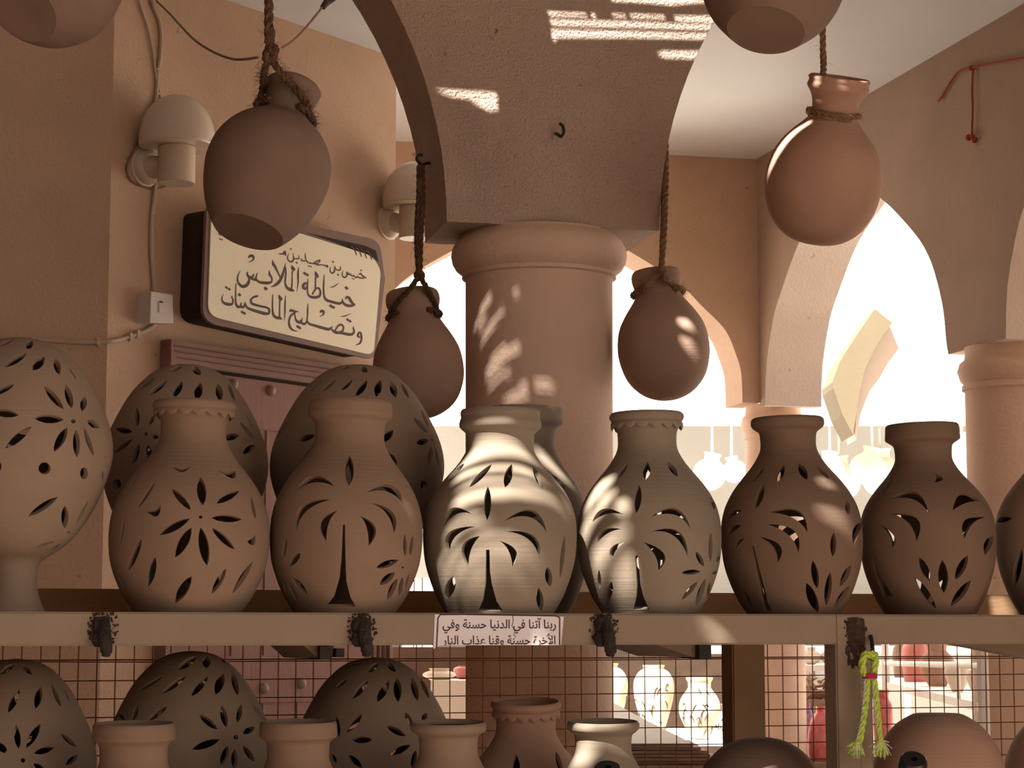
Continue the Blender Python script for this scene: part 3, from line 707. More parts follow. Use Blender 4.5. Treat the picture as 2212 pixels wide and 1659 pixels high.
P4h = [leaf('B', 1828, 1330, 1758, 1435, 28), leaf('B', 1950, 1325, 1940, 1440, 50), leaf('B', 2080, 1325, 2145, 1420, 36), leaf('B', 1898, 1472, 1880, 1655, 46), leaf('C', 188, 1520, 212, 1632, 26),
       cres('E', 1598, 85, 1795, 38, 1670, 0, 1695, 32), cres('E', 1632, 215, 1785, 130, 1665, 135, 1700, 155), cres('E', 1722, 335, 1810, 213, 1718, 250, 1752, 262), cres('E', 1975, 50, 2228, 135, 2135, -2, 2130, 40), cres('E', 1970, 148, 2208, 305, 2150, 145, 2115, 170), cres('E', 1925, 213, 2020, 395, 2060, 292, 2000, 300),
       poly('E', (1872, 300), (1890, 300), (1900, 400), (1905, 480), (1925, 560), (1962, 645), (1858, 645), (1880, 560), (1885, 480)), leaf('E', 1640, 390, 1645, 515, 22), leaf('E', 1722, 465, 1690, 605, 42),
       leaf('F', 188, 150, 185, 345, 28), leaf('F', 92, 272, 145, 370, 34), leaf('F', 262, 255, 225, 345, 24), leaf('F', 0, 410, 122, 402, 32), leaf('F', 105, 465, 0, 585, 32), leaf('F', 155, 443, 92, 625, 36), leaf('F', 182, 465, 165, 575, 20), leaf('F', 250, 385, 195, 420, 18)]
rack_pot('P4', 1406, .125, pot_rows(892, 81, 64, 1150, 155.5, 104, 'frill'), 'pierced palm-tree pot with frilled rim, sunlit on its left side', P4h, -.8, m=M_CLAY2, frill=(910, 75, 20, 16), group=G1)
P5h = [leaf('C', 530, 1355, 450, 1462, 26), leaf('C', 655, 1345, 610, 1455, 46), leaf('C', 750, 1335, 805, 1440, 48), leaf('C', 858, 1345, 950, 1438, 24), leaf('C', 525, 1468, 475, 1625, 48),
       cres('F', 568, 22, 806, 148, 745, 10, 715, 60), cres('F', 550, 100, 748, 282, 722, 140, 685, 168), cres('F', 500, 180, 615, 345, 632, 238, 585, 248), cres('F', 285, 80, 385, 10, 320, 18, 345, 38), cres('F', 290, 180, 382, 105, 318, 115, 345, 138), cres('F', 345, 260, 402, 190, 352, 210, 375, 222),
       poly('F', (452, 240), (462, 240), (482, 320), (510, 430), (540, 540), (548, 590), (575, 640), (570, 662), (535, 662), (520, 600), (495, 470), (470, 350)), leaf('F', 975, 150, 968, 308, 38), cres('F', 1103, 236, 1165, 78, 1100, 130, 1140, 150), leaf('F', 840, 330, 870, 512, 46), leaf('F', 1088, 355, 1012, 500, 40),
       leaf('F', 800, 475, 875, 668, 60), leaf('F', 952, 405, 925, 622, 44), leaf('F', 1078, 490, 975, 642, 40), leaf('F', 1060, -60, 1070, 40, 34), leaf('F', 400, 520, 455, 660, 24)]
rack_pot('P5', 1716, .125, pot_rows(903, 79, 60, 1150, 152, 101, 'roll'), 'pierced pot with smooth rolled rim, palm and leaf spray, before the corner column', P5h, -1.2, m=M_CLAYU, group=G1)
P6h = [cres('C', 1615, 1398, 1607, 1460, 1675, 1435, 1632, 1430), leaf('C', 1350, 1425, 1285, 1530, 24), cres('F', 1322, -56, 1583, 30, 1490, -112, 1478, -62), cres('F', 1735, 10, 1922, -44, 1800, -105, 1830, -40), cres('F', 1333, 32, 1503, 208, 1510, 65, 1445, 85), cres('F', 1268, 100, 1345, 252, 1362, 178, 1320, 160),
       cres('F', 1812, 190, 1950, 55, 1812, 75, 1868, 92), cres('F', 1942, 298, 1998, 172, 1940, 215, 1985, 235), leaf('F', 1522, 312, 1588, 460, 52), leaf('F', 1670, 328, 1680, 540, 64), leaf('F', 1832, 298, 1752, 455, 52), leaf('F', 1490, 438, 1630, 642, 50), leaf('F', 1852, 457, 1722, 625, 52),
       poly('F', (2008, 315), (2014, 317), (1975, 480), (1925, 610), (1905, 655), (1872, 648), (1905, 600), (1960, 470)), poly('F', (1215, 270), (1225, 290), (1265, 430), (1355, 560), (1290, 568), (1262, 480), (1230, 370))]
rack_pot('P6', 2012, .125, pot_rows(917, 79, 61, 1150, 145, 98, 'band'), 'pierced pot with banded rim and a leaf spray low on its belly, far right', P6h, -1.6, m=M_CLAYU, group=G1)
rack_pot('P7', 2304, .125, pot_rows(920, 78, 60, 1150, 146, 98, 'roll'), 'pierced clay pot cut off by the right edge of the photo', [cres('F', 2020, 85, 2115, 60, 2055, 50, 2070, 85), leaf('F', 2178, 250, 2125, 510, 50)], 0, m=M_CLAYL, group=G1)
P3bh = [leaf('B', 1340, 1410, 1420, 1495, 30), leaf('B', 1478, 1410, 1490, 1470, 24), leaf('B', 1520, 1500, 1550, 1540, 20)]
rack_pot('P3b', 1128, .43, pot_rows(881, 80, 64, 1150, 142, 100, 'band'), 'sunlit pierced pot half hidden behind the double-rimmed palm pot', P3bh, 1.0, m=M_CLAY2, group='pierced things at the back of the top shelf')

EGG = [(0, 1), (1.5, 22), (5, 42), (10, 60), (25, 88), (53, 119), (80, 141), (117, 163), (150, 180), (178, 192), (205, 200), (230, 204), (255, 204), (280, 200), (305, 193), (330, 184), (360, 171), (385, 158), (413, 140), (435, 122), (450, 106), (465, 86), (477, 66), (488, 55), (504, 50), (538, 50), (565, 56), (588, 66), (595, 68)]
def lantern(key, px, off, top, base, kx, label, holes, roll=0, m=M_CLAYL, zb=None, group=None, ky=1.0):
    Y = rY(px, off); base = row_of(ZB1 if zb is None else zb, Y)
    rows = [(top+h*(base-top)/595.0, r*kx) for h, r in EGG]
    zr = resample(rows_px(rows, base, Y), 3); M = upright(px, base, Y, ZB1 if zb is None else zb, roll)
    o = make_pot('pierced_lantern', key, M, zr, m, holes, .010, nu=110); return tag(o, label, 'lantern', group)
L0h = [leaf('A', 205, 548, 172, 603, 46), leaf('A', -20, 590, 95, 537, 22), leaf('A', 22, 720, 172, 630, 46), leaf('A', 287, 650, 210, 740, 56), leaf('A', 355, 660, 378, 768, 44), leaf('A', 440, 720, 490, 800, 12), leaf('A', -60, 900, 92, 830, 42), dot('A', 470, 1065, 15),
       leaf('A', 282, 840, 408, 990, 46), leaf('A', 422, 828, 460, 985, 48), leaf('A', 545, 905, 525, 1003, 42), leaf('A', 218, 1047, 410, 1055, 56), leaf('A', 558, 1062, 640, 1108, 44), leaf('A', 432, 1105, 345, 1262, 54), leaf('A', 487, 1118, 492, 1298, 46), leaf('A', 535, 1105, 602, 1292, 32),
       leaf('A', -60, 1000, 120, 1028, 52), leaf('A', 200, 1100, 33, 1240, 52), dot('A', 285, 1368, 39), dot('A', 538, 1400, 25, 39), dot('A', -15, 1355, 24, 36), leaf('A', 655, 1380, 660, 1460, 14), leaf('D', 370, -76, 180, 50, 44), leaf('D', 415, -20, 415, 128, 46), leaf('D', 568, -55, 485, 105, 20),
       leaf('D', 350, 210, 225, 250, 22), leaf('D', 385, 225, 285, 300, 20), leaf('D', 428, 212, 400, 245, 16), leaf('D', 455, 175, 510, 145, 16), dot('D', 440, 152, 8)]
GL = 'egg-shaped pierced lanterns'
lantern('L0', 28, .16, 730, 1324, .995, 'egg-shaped pierced lantern on a narrow foot at the left end of the top shelf', L0h, group=GL)
L1h = [leaf('A', 1170, 710, 1075, 750, 30), leaf('A', 1228, 712, 1285, 770, 42), leaf('A', 915, 785, 820, 870, 14), leaf('A', 992, 788, 865, 878, 24), leaf('A', 1072, 805, 945, 900, 40), leaf('A', 1165, 808, 1108, 915, 48), leaf('A', 1282, 818, 1258, 930, 54), leaf('A', 1395, 825, 1412, 940, 46), leaf('A', 1460, 825, 1502, 940, 22),
       dot('A', 932, 1148, 12), leaf('A', 872, 975, 880, 1100, 34), leaf('A', 985, 1030, 950, 1090, 30), leaf('A', 738, 1115, 848, 1135, 36), leaf('A', 850, 1180, 730, 1270, 28), leaf('A', 892, 1210, 850, 1345, 36), leaf('A', 945, 1215, 955, 1315, 42), leaf('A', 972, 1160, 1015, 1170, 30), leaf('A', 755, 975, 690, 1040, 14),
       leaf('A', 1425, 1178, 1532, 1155, 42), leaf('A', 1632, 1218, 1555, 1275, 40), leaf('A', 1535, 1072, 1628, 1180, 22), leaf('A', 1445, 1265, 1518, 1345, 40), leaf('A', 1570, 1015, 1620, 1110, 12), dot('A', 748, 1468, 26, 32)]
lantern('L1', 394, .45, 787, 1322, .875, 'pierced egg lantern standing behind the frilled flower-cut pot', L1h, group=GL)
L2h = [leaf('A', 2150, 800, 2050, 880, 28), leaf('B', 110, 715, 160, 752, 34), leaf('B', -10, 735, 45, 712, 22), leaf('A', 2065, 805, 1965, 888, 14), leaf('B', 65, 800, -20, 870, 34), leaf('B', 157, 803, 85, 905, 46), leaf('B', 240, 800, 215, 910, 48), leaf('B', 312, 812, 340, 915, 44), leaf('B', 375, 822, 425, 920, 22), dot('B', 572, 1185, 9),
       leaf('B', 455, 1043, 545, 1143, 30), leaf('B', 500, 985, 552, 1110, 16), leaf('B', 473, 1208, 552, 1188, 40), leaf('B', 570, 1230, 552, 1350, 30), leaf('B', 590, 1230, 618, 1360, 14), leaf('B', 325, 1122, 255, 1200, 44), leaf('B', 285, 1268, 348, 1350, 44), dot('B', 520, 1478, 22, 32),
       leaf('A', 1905, 1190, 2015, 1155, 40), leaf('A', 2000, 1230, 1940, 1310, 18), leaf('A', 1845, 1065, 1765, 1185, 14)]
lantern('L2', 769, .47, 788, 1322, .92, 'pierced egg lantern standing behind the unlit palm tree pot', L2h, group=GL)
LB = 2010
Q1h = [leaf('D', 95, 992, -5, 1060, 40), leaf('D', 135, 992, 205, 1062, 34), leaf('D', 125, 1150, 52, 1305, 48), leaf('D', 262, 1138, 228, 1280, 46), leaf('D', 330, 1120, 390, 1270, 30), leaf('D', 410, 1150, 445, 1235, 8), dot('D', 147, 1610, 14), leaf('D', 102, 1382, 120, 1535, 42), leaf('D', 260, 1375, 168, 1530, 48), leaf('D', 218, 1565, 348, 1528, 40),
       leaf('D', 390, 1440, 490, 1525, 32), leaf('D', 500, 1575, 422, 1640, 36), leaf('D', -30, 1490, 48, 1565, 46), leaf('D', 215, 1630, 300, 1690, 40)]
lantern('Q1', 22, .43, 1423, LB, .855, 'pierced egg lantern cut off by the left edge, on the lower shelf', Q1h, zb=ZLOW, group=GL)
Q2h = [leaf('D', 1260, 945, 1135, 1028, 50), leaf('D', 1320, 938, 1322, 1020, 56), leaf('D', 1400, 945, 1445, 990, 14), leaf('D', 1100, 945, 1010, 990, 14), leaf('D', 940, 1050, 850, 1110, 14), leaf('D', 1048, 1068, 885, 1165, 26), leaf('D', 1195, 1065, 1032, 1185, 40), leaf('D', 1332, 1068, 1225, 1200, 46), leaf('D', 1430, 1052, 1380, 1190, 56), leaf('D', 1487, 1040, 1522, 1195, 40),
       leaf('D', 882, 1252, 850, 1355, 34), leaf('D', 757, 1310, 798, 1356, 20), leaf('D', 1070, 1265, 940, 1358, 40), dot('D', 1510, 1462, 16), leaf('D', 1275, 1318, 1392, 1412, 42), leaf('D', 1418, 1258, 1448, 1400, 44), leaf('D', 1545, 1250, 1518, 1370, 34), leaf('D', 1630, 1395, 1555, 1440, 40), leaf('D', 1408, 1475, 1230, 1540, 48), leaf('D', 1460, 1515, 1412, 1640, 42), leaf('D', 1500, 1540, 1500, 1665, 42), leaf('D', 1555, 1515, 1628, 1620, 36), leaf('D', 1618, 1258, 1690, 1350, 26)]
lantern('Q2', 404, .45, 1406, LB, .89, 'pierced egg lantern in the middle of the three on the lower shelf', Q2h, zb=ZLOW, group=GL)
Q3h = [leaf('E', 230, 985, 165, 1045, 40), leaf('E', 280, 975, 340, 1045, 36), leaf('E', 130, 985, 20, 1005, 14), leaf('E', 165, 1095, 60, 1218, 46), leaf('E', 297, 1095, 222, 1235, 54), leaf('E', 350, 1080, 355, 1235, 52), leaf('E', 445, 1078, 480, 1230, 42), leaf('E', 495, 1080, 555, 1215, 26), leaf('E', 30, 1090, -50, 1150, 24), leaf('E', 125, 1312, 20, 1435, 46), leaf('E', 400, 1300, 450, 1400, 36),
       leaf('E', 540, 1305, 508, 1358, 30), leaf('E', 282, 1390, 405, 1455, 40), leaf('E', 60, 1480, 190, 1478, 42), leaf('E', 435, 1512, 305, 1575, 42), leaf('E', 35, 1575, 125, 1659, 42), leaf('E', 468, 1545, 445, 1665, 34), leaf('D', 2145, 1320, 2170, 1460, 36), leaf('D', 2120, 1570, 2150, 1630, 34)]
lantern('Q3', 806, .46, 1420, LB, .86, 'pierced egg lantern on the lower shelf, rightmost of the three, in front of the mesh', Q3h, zb=ZLOW, group=GL)
G2 = 'pots along the front of the lower shelf'
def low_pot(key, px, off, rim_y, rim, neck, bod, style, label, holes=(), pitch=4, m=M_CLAY, frill=None, roll=0):
    rows = pot_rows(rim_y, rim, neck, rim_y+280, bod, bod*.68, style, yb=LB)
    return rack_pot(key, px, off, rows, label, holes, roll, pitch, m, frill, yb=LB, zb=ZLOW, group=G2, name='clay_pot')
low_pot('R1', 283, .12, 1561, 88, 73, 160, 'band', 'clay pot with banded rim between the left and middle lower lanterns', m=M_CLAY, pitch=2)
low_pot('R2', 641, .12, 1557, 83, 67, 158, 'band', 'clay pot with flared rim between the middle and right lower lanterns', m=M_CLAY, pitch=2)
low_pot('R3', 968, .12, 1558, 82, 63, 150, 'roll', 'clay pot with rolled rim right of the lower lanterns, below the paper label', m=M_CLAYL, pitch=3)
low_pot('R4', 1136, .41, 1510, 76, 64, 150, 'frill', 'brown clay pot with frilled rim and tall neck under the paper label', [leaf('E', 1110, 1570, 1112, 1760, 50), leaf('E', 1365, 1550, 1405, 1700, 34), leaf('E', 915, 1580, 870, 1660, 14)], m=M_CLAYR, pitch=6.5, frill=(1528, 70, 18, 17))
low_pot('R5', 1304, .12, 1556, 78, 61, 150, 'roll', 'sunlit clay pot with a rolled rim on the lower shelf', m=M_CLAY2, pitch=3)
# upturned jars
def dome(key, px, off, top, rows, label, m):
    Y = rY(px, off); rows = [(top+h, r) for h, r in rows]; base = rows[-1][0]
    zr = resample(rows_px(rows, base, Y), 4); p = at(px, base, Y)
    dz = p.z-ZLOW
    M = Matrix.Translation(V((p.x, p.y, ZLOW))); zz = zr[0]+dz
    z = np.concatenate([[0, dz*.5], zz]); r = np.concatenate([[zr[1][0]*.9, zr[1][0]*.95], zr[1]])
    o = make_pot('upturned_jar', key, M, (z, r), m, (), .009, back=False, nu=64, base=False); return tag(o, label, 'jar', 'upturned jars on the lower shelf')
DR = [(0, 1), (1, 22), (5, 44), (12, 63), (24, 84), (42, 104), (65, 122), (95, 138), (130, 149), (170, 154), (220, 152), (270, 140), (310, 118)]
DF = [(0, 1), (.6, 40), (2, 52), (10, 68), (25, 90), (45, 108), (70, 124), (100, 136), (135, 144), (175, 147), (220, 145), (270, 132), (310, 112)]
dome('D1', 1645, .24, 1592, DR, 'round-bottomed clay jar turned upside down left of the front post', M_CLAYD)
dome('D2', 2032, .26, 1540, DF, 'large flat-bottomed clay jar turned upside down right of the front post', M_CLAYR)
dome('D3', 2318, .26, 1540, DF, 'brown upturned clay jar at the right edge of the lower shelf', M_CLAYB)

# ------------------------------------------------------------------ hanging pots and their ropes
def hang_pot(key, cpx, cpy, Y, h0, rows, roll, pitch, m, label, th=.009):
    """pot whose axis point h0 (photo px above its bottom) is seen at (cpx,cpy)"""
    p = at(cpx, cpy, Y); s = mpp(p)
    zr = resample([((h-h0)*s, r*s) for h, r in rows], 4)
    M = Matrix.Translation(p) @ Matrix.Rotation(radians(roll), 4, 'Y') @ Matrix.Rotation(radians(pitch), 4, 'X')
    o = make_pot('hanging_pot', key, M, zr, m, (), th, back=False, nu=72); tag(o, label, 'pot', 'pots hung on ropes'); return o, M, s
T1r = [(0, 77), (18, 91), (50, 110), (90, 125), (130, 134), (160, 136), (195, 131), (225, 118), (250, 100), (268, 80), (280, 64), (292, 56), (318, 53), (342, 56), (360, 61), (369, 62), (374, 57)]
t1, M1, s1 = hang_pot('T1', 577, 372, 4.30, 150, T1r, 13.5, -17, M_CLAYD, 'large dusty jar with flat base hung on a hairy rope before the sign')
T2r = [(0, 4), (3, 30), (18, 60), (42, 82), (78, 96), (112, 98), (148, 92), (178, 78), (203, 63), (222, 53), (236, 53), (252, 58), (264, 59), (276, 56), (280, 52)]
t2, M2, s2 = hang_pot('T2', 903, 790, 5.38, 115, T2r, -5, -5, M_CLAYB, 'brown round-bottomed jar hung left of the column from an iron hook')
T3r = [(0, 4), (3, 28), (18, 58), (48, 84), (88, 97), (124, 99), (160, 92), (190, 76), (214, 59), (230, 50), (246, 50), (262, 54), (276, 54), (284, 50)]
t3, M3, s3 = hang_pot('T3', 1432, 738, 5.42, 128, T3r, -5, -4, M_CLAYB, 'brown round-bottomed jar hung right of the column on a doubled rope')
T4r = [(0, 4), (3, 36), (14, 66), (40, 96), (80, 117), (118, 125), (150, 125.5), (185, 118), (215, 104), (243, 82), (262, 63), (276, 52), (294, 49), (314, 52), (330, 60), (338, 66), (346, 67), (351, 62), (356, 67), (361, 66), (364, 62)]
t4, M4, s4 = hang_pot('T4', 1780, 384, 4.9, 146, T4r, 7.5, 19, M_CLAYR, 'smooth red clay jar with a flared double rim hung before the right-hand arch')
T5r = [(0, 84), (20, 103), (60, 135), (110, 155), (165, 162), (220, 152), (270, 120), (305, 80), (330, 62), (355, 62), (380, 74), (392, 72)]
t5, M5, s5 = hang_pot('T5', 1654, 66, 4.1, 0, T5r, 10, -20, M_CLAYD, 'dark dusty jar with its flat base towards the viewer, at the top right edge')
T0r = [(0, 78), (20, 100), (60, 132), (105, 149), (140, 151), (190, 142), (240, 108), (275, 70), (300, 58), (325, 58), (350, 68), (360, 66)]
t0, M0, s0 = hang_pot('T0', 112, -46, 4.0, 130, T0r, 24, -38, M_CLAYD, 'dark dusty jar hanging in the top left corner')

def add_rope(bm, pts, r, pitch=None, strands=3, n=8, hairs=0):
    P = smooth_path(pts, n); L = [0]
    for a, b in zip(P, P[1:]): L.append(L[-1]+(b-a).length)
    # resample evenly
    step = r*.9; m = max(4, int(L[-1]/step)); Q = []
    j = 0
    for i in range(m+1):
        d = L[-1]*i/m
        while j < len(L)-2 and L[j+1] < d: j += 1
        t = (d-L[j])/max(L[j+1]-L[j], 1e-9); Q.append(P[j].lerp(P[j+1], t))
    T = [(Q[min(i+1, m)]-Q[max(i-1, 0)]).normalized() for i in range(m+1)]
    up = V((1, 0, 0)) if abs(T[0].x) < .8 else V((0, 1, 0)); N = (up-T[0]*up.dot(T[0])).normalized(); fr = []
    for i in range(m+1):
        N = (N-T[i]*N.dot(T[i])).normalized(); fr.append((N.copy(), T[i].cross(N)))
    pitch = pitch or r*7
    for k in range(strands):
        path = []
        for i in range(m+1):
            a = 2*pi*(k/strands+L[-1]*i/m/pitch); path.append(Q[i]+(fr[i][0]*cos(a)+fr[i][1]*sin(a))*r*.52)
        add_tube(bm, path, r*.56, 6)
    for h in range(hairs):
        i = random.randint(1, m-1); a = random.uniform(0, 2*pi); d = (fr[i][0]*cos(a)+fr[i][1]*sin(a)); q = Q[i]+d*r*.8; l = r*random.uniform(.8, 2.6)
        add_tube(bm, [q, q+d*l*.6+T[i]*random.uniform(-.4, .4)*l, q+d*l+T[i]*random.uniform(-.9, .9)*l-ZV*l*.2], [r*.045, r*.035, r*.02], 3, False)
def rope_obj(paths, m, label, knots=(), hairs=0):
    bm = bmesh.new()
    for pts, r in paths: add_rope(bm, pts, r, hairs=int(hairs*len(pts)))
    for c, r in knots:
        for k in range(4):
            ax = V((random.uniform(-1, 1), random.uniform(-1, 1), random.uniform(-.5, .5))).normalized(); b = ax.cross(V((0, 0, 1))).normalized(); a_ = b.cross(ax)
            add_rope(bm, [V(c)+(b*cos(t)+a_*sin(t))*r*.62 for t in np.linspace(0, 2*pi, 9)], r*.38, hairs=4 if hairs else 0, n=3)
    o = obj('hanging_rope', bm_mesh(bm, 'rope', 1.0), m); return tag(o, label, 'rope', 'ropes holding the hanging pots')
def ring_pts(M, z, r, a0=0, a1=2*pi, n=13): return [M @ V((r*sin(t), -r*cos(t), z)) for t in np.linspace(a0, a1, n)]
ZM = EYE+2.32                                              # underside of the shade roof
def on_pot(key, pts, lift):
    out = []
    for x, y in pts:
        M, z, r = POTS[key]; th, h = hit(M, z, r, x, y); q = float(np.interp(h, z, r))+lift; out.append(M @ V((q*sin(th), -q*cos(th), h)))
    return out
kn = at(583, 122, 4.24); s = mpp(kn)
top = at(581, 0, 4.24); top.z = ZM+.01; zt = M1.translation
neck1 = ring_pts(M1, (292-150)*s1, 58*s1+.006)
rope_obj([([V((kn.x-.002, kn.y, ZM+.012)), at(581, 0, 4.24), at(585, 60, 4.24), at(582, 100, 4.24), kn], 10*s), ([kn, at(612, 165, 4.24)]+on_pot('T1', ((628, 185), (645, 205), (657, 224)), 8*s)+[at(668, 240, 4.3)], 8*s),
          ([kn, at(572, 150, 4.25)]+on_pot('T1', ((562, 185), (556, 208)), 8*s)+[at(553, 225, 4.3)], 8*s), (ring_pts(M1, (296-150)*s1, 55*s1+9*s, .5, 2*pi-.5), 8*s)],
         M_ROPE, 'thick hairy dark rope holding the large dusty jar', [(kn, 20*s), (at(590, 108, 4.235), 15*s)], 40)
hk = at(911, 350, 5.36); s = mpp(hk); kn = at(906, 595, 5.33)
rope_obj([([at(907, 358, 5.37), at(905, 430, 5.36), at(901, 520, 5.35), kn], 7*s), ([at(911, 358, 5.37), at(912, 440, 5.36), at(908, 520, 5.35), kn], 7*s),
          ([kn, at(885, 625, 5.31)]+on_pot('T2', ((868, 645), (852, 668), (842, 690)), 5*s), 6*s), ([kn, at(922, 622, 5.31)]+on_pot('T2', ((930, 645), (938, 665), (941, 685)), 5*s), 6*s), (ring_pts(M2, (226-115)*s2, 52*s2+5*s, .6, 2*pi-.6), 6*s)],
         M_ROPE, 'dark doubled rope tied round the jar left of the column', [(kn, 13*s)], 18)
hk3 = at(1437, 300, 5.44); s = mpp(hk3); kn = at(1428, 590, 5.34)
rope_obj([([V((hk3.x+.012, hk3.y+.09, ZS+.9)), at(1438, 350, 5.45), at(1437, 430, 5.40), at(1434, 510, 5.37), kn], 7*s), ([at(1434, 350, 5.46), at(1432, 470, 5.40), kn], 5.5*s),
          ([kn, at(1400, 612, 5.33)]+on_pot('T3', ((1385, 625), (1372, 640)), 5*s), 6*s), ([kn, at(1440, 605, 5.33)]+on_pot('T3', ((1450, 615), (1460, 630)), 5*s), 6*s), (ring_pts(M3, (236-128)*s3, 50*s3+5*s, .6, 2*pi-.6), 6*s)],
         M_ROPE2, 'pale doubled jute rope tied round the jar right of the column', [(kn, 13*s)], 14)
s = s4; pk = at(1779, 168, 4.85)
rope_obj([([V((pk.x, pk.y, ZM+.02)), at(1777, 62, 4.85), at(1779, 120, 4.85), M4 @ V((-.6*60*s, -.3*60*s, (352-146)*s)), M4 @ V((-40*s, -20*s, (330-146)*s))], 7*s),
          (ring_pts(M4, (286-146)*s, 51*s+4*s, -1.3, 2*pi-1.3, 17), 5.5*s), (ring_pts(M4, (279-146)*s, 53*s+4*s, -1.3, .6, 8), 4.5*s)],
         M_ROPE2, 'jute cord ringed round the neck of the red jar', [(M4 @ V((-54*s, -18*s, (286-146)*s)), 10*s)], 6)
s = s5
rope_obj([([M5 @ V((0, -60*s, (345)*s)), M5 @ V((0, -30*s, 420*s)), V(((M5 @ V((0, 0, 420*s))).x, (M5 @ V((0, 0, 420*s))).y, ZM+.01))], 7*s), (ring_pts(M5, 342*s, 66*s), 6*s)], M_ROPE, 'rope above the dusty jar at the top right edge')
s = s0
q = M0 @ V((0, 0, (330-130)*s)); rope_obj([([M0 @ V((0, -60*s, (312-130)*s)), V((q.x, q.y, q.z+.12)), V((q.x, q.y, ZM+.01))], 7*s), (ring_pts(M0, (312-130)*s, 62*s), 6*s)], M_ROPE, 'rope above the dusty jar in the top left corner')
# iron hooks in the plaster
def hook_obj(pts, r, label):
    o = tube_obj('iron_hook', pts, r, M_IRON); return tag(o, label, 'hook')
hook_obj([on_plane(1198, 288, PF0-NF*.02, NF), on_plane(1204, 290, PF0+NF*.02, NF), on_plane(1212, 295, PF0+NF*.035, NF), on_plane(1218, 284, PF0+NF*.042, NF), on_plane(1215, 272, PF0+NF*.04, NF), on_plane(1209, 267, PF0+NF*.036, NF)], .0042, 'small bent iron hook sticking out of the plaster above the column')
sL = PF0+UA*uL
hook_obj([at(933, 352, 5.46), at(921, 353, 5.42), at(911, 356, 5.38), at(904, 350, 5.36), at(900, 342, 5.35), at(905, 335, 5.35), at(914, 335, 5.35)], .0042, 'dark iron hook in the left arch holding a rope')

# ------------------------------------------------------------------ the slanting wall: lamps, cables, switch, sign, door
def wall_lamp(px, py, half_px, base_px, label):
    """px,py: centre of the dome's lower edge"""
    pb = onl(base_px[0], base_px[1], 0.0); s = mpp(pb); r = half_px*s
    root = empty('wall_lamp', pb); tag(root, label, 'lamp', 'dome wall lamps')
    c = pb+NL*.0; d = ray(px, py); k = on_plane(px, py, pb+NL*(1.05*r), NL)
    rows = [(-.02*r, .93*r), (0, .985*r), (.12*r, 1.0*r), (.35*r, .985*r), (.6*r, .93*r), (.85*r, .83*r), (1.08*r, .66*r), (1.24*r, .46*r), (1.33*r, .25*r), (1.36*r, .03*r)]
    z, rr = resample(rows, 3); bm = bmesh.new(); add_lathe(bm, list(zip(z.tolist(), rr.tolist())), 40, Matrix.Translation(k))
    keep(obj('glass_dome', bm_mesh(bm, 'dome', .9), M_GLASS), root)
    bm = bmesh.new(); add_lathe(bm, [(-.99*r, .47*r), (-.97*r, .49*r), (-.04*r, .49*r), (-.03*r, .45*r), (.0, .45*r)], 36, Matrix.Translation(k)); keep(obj('lamp_holder', bm_mesh(bm, 'holder', .6), M_LAMP), root)
    Q = NL.to_track_quat('Z', 'Y').to_matrix().to_4x4()
    bm = bmesh.new(); add_lathe(bm, [(0, .52*r), (.06*r, .52*r), (.08*r, .47*r), (.16*r, .46*r), (.24*r, .42*r), (.3*r, .34*r)], 36, Matrix.Translation(pb) @ Q); plate_ = keep(obj('wall_plate', bm_mesh(bm, 'plate', .6), M_LAMP), root)
    e = k-ZV*.62*r; bm = bmesh.new(); add_tube(bm, smooth_path([pb+NL*.2*r, pb.lerp(e, .5)+NL*.1*r, e], 5), .3*r, 16); keep(obj('lamp_arm', bm_mesh(bm, 'arm', .8), M_LAMP), plate_)
    return root
wall_lamp(382, 316, 82, (312, 362), 'dusty opal dome wall lamp above the white switch box')
wall_lamp(897, 446, 71, (838, 482), 'dome wall lamp half hidden behind the left arch')
def wire(pts, r, m, label, off=.006, clips=(), name='cable'):
    P = [onl(x, y, off) for x, y in pts]; o = tube_obj(name, P, r, m); tag(o, label, 'cable', 'cables on the slanting wall')
    for x, y in clips:
        p = onl(x, y, off); bm = bmesh.new(); add_box(bm, p, (.016, .012, .006), Matrix.Rotation(atan2(UL.y, UL.x), 3, 'Z')); add_blob(bm, p-UL*.008+NL*.004, .0035, 8, 5); keep(obj('cable_clip', bm_mesh(bm), M_CABLE), o)
    return o
wire(((297, -30), (303, 10), (318, 55), (330, 110), (337, 165), (346, 205), (350, 240)), .0038, M_CABLE, 'thin pale cable running down to the nearer wall lamp', clips=((342, 183),))
wire(((322, -30), (330, 10), (345, 50), (348, 95), (341, 160), (336, 215), (325, 260)), .0062, M_CABLE, 'thick pale cable running down behind the nearer wall lamp', clips=((340, 202), (341, 150)))
wire(((336, 214), (310, 270), (290, 320), (276, 350), (275, 375), (290, 395), (330, 407), (362, 400), (372, 392)), .0035, M_CABLE2, 'thin brown cable looped round the lamp plate')
wire(((336, 392), (333, 430), (328, 470), (327, 540), (330, 590), (333, 634)), .0072, M_CABLE, 'pale cable between the nearer wall lamp and the switch box', clips=((330, 462), (330, 590)))
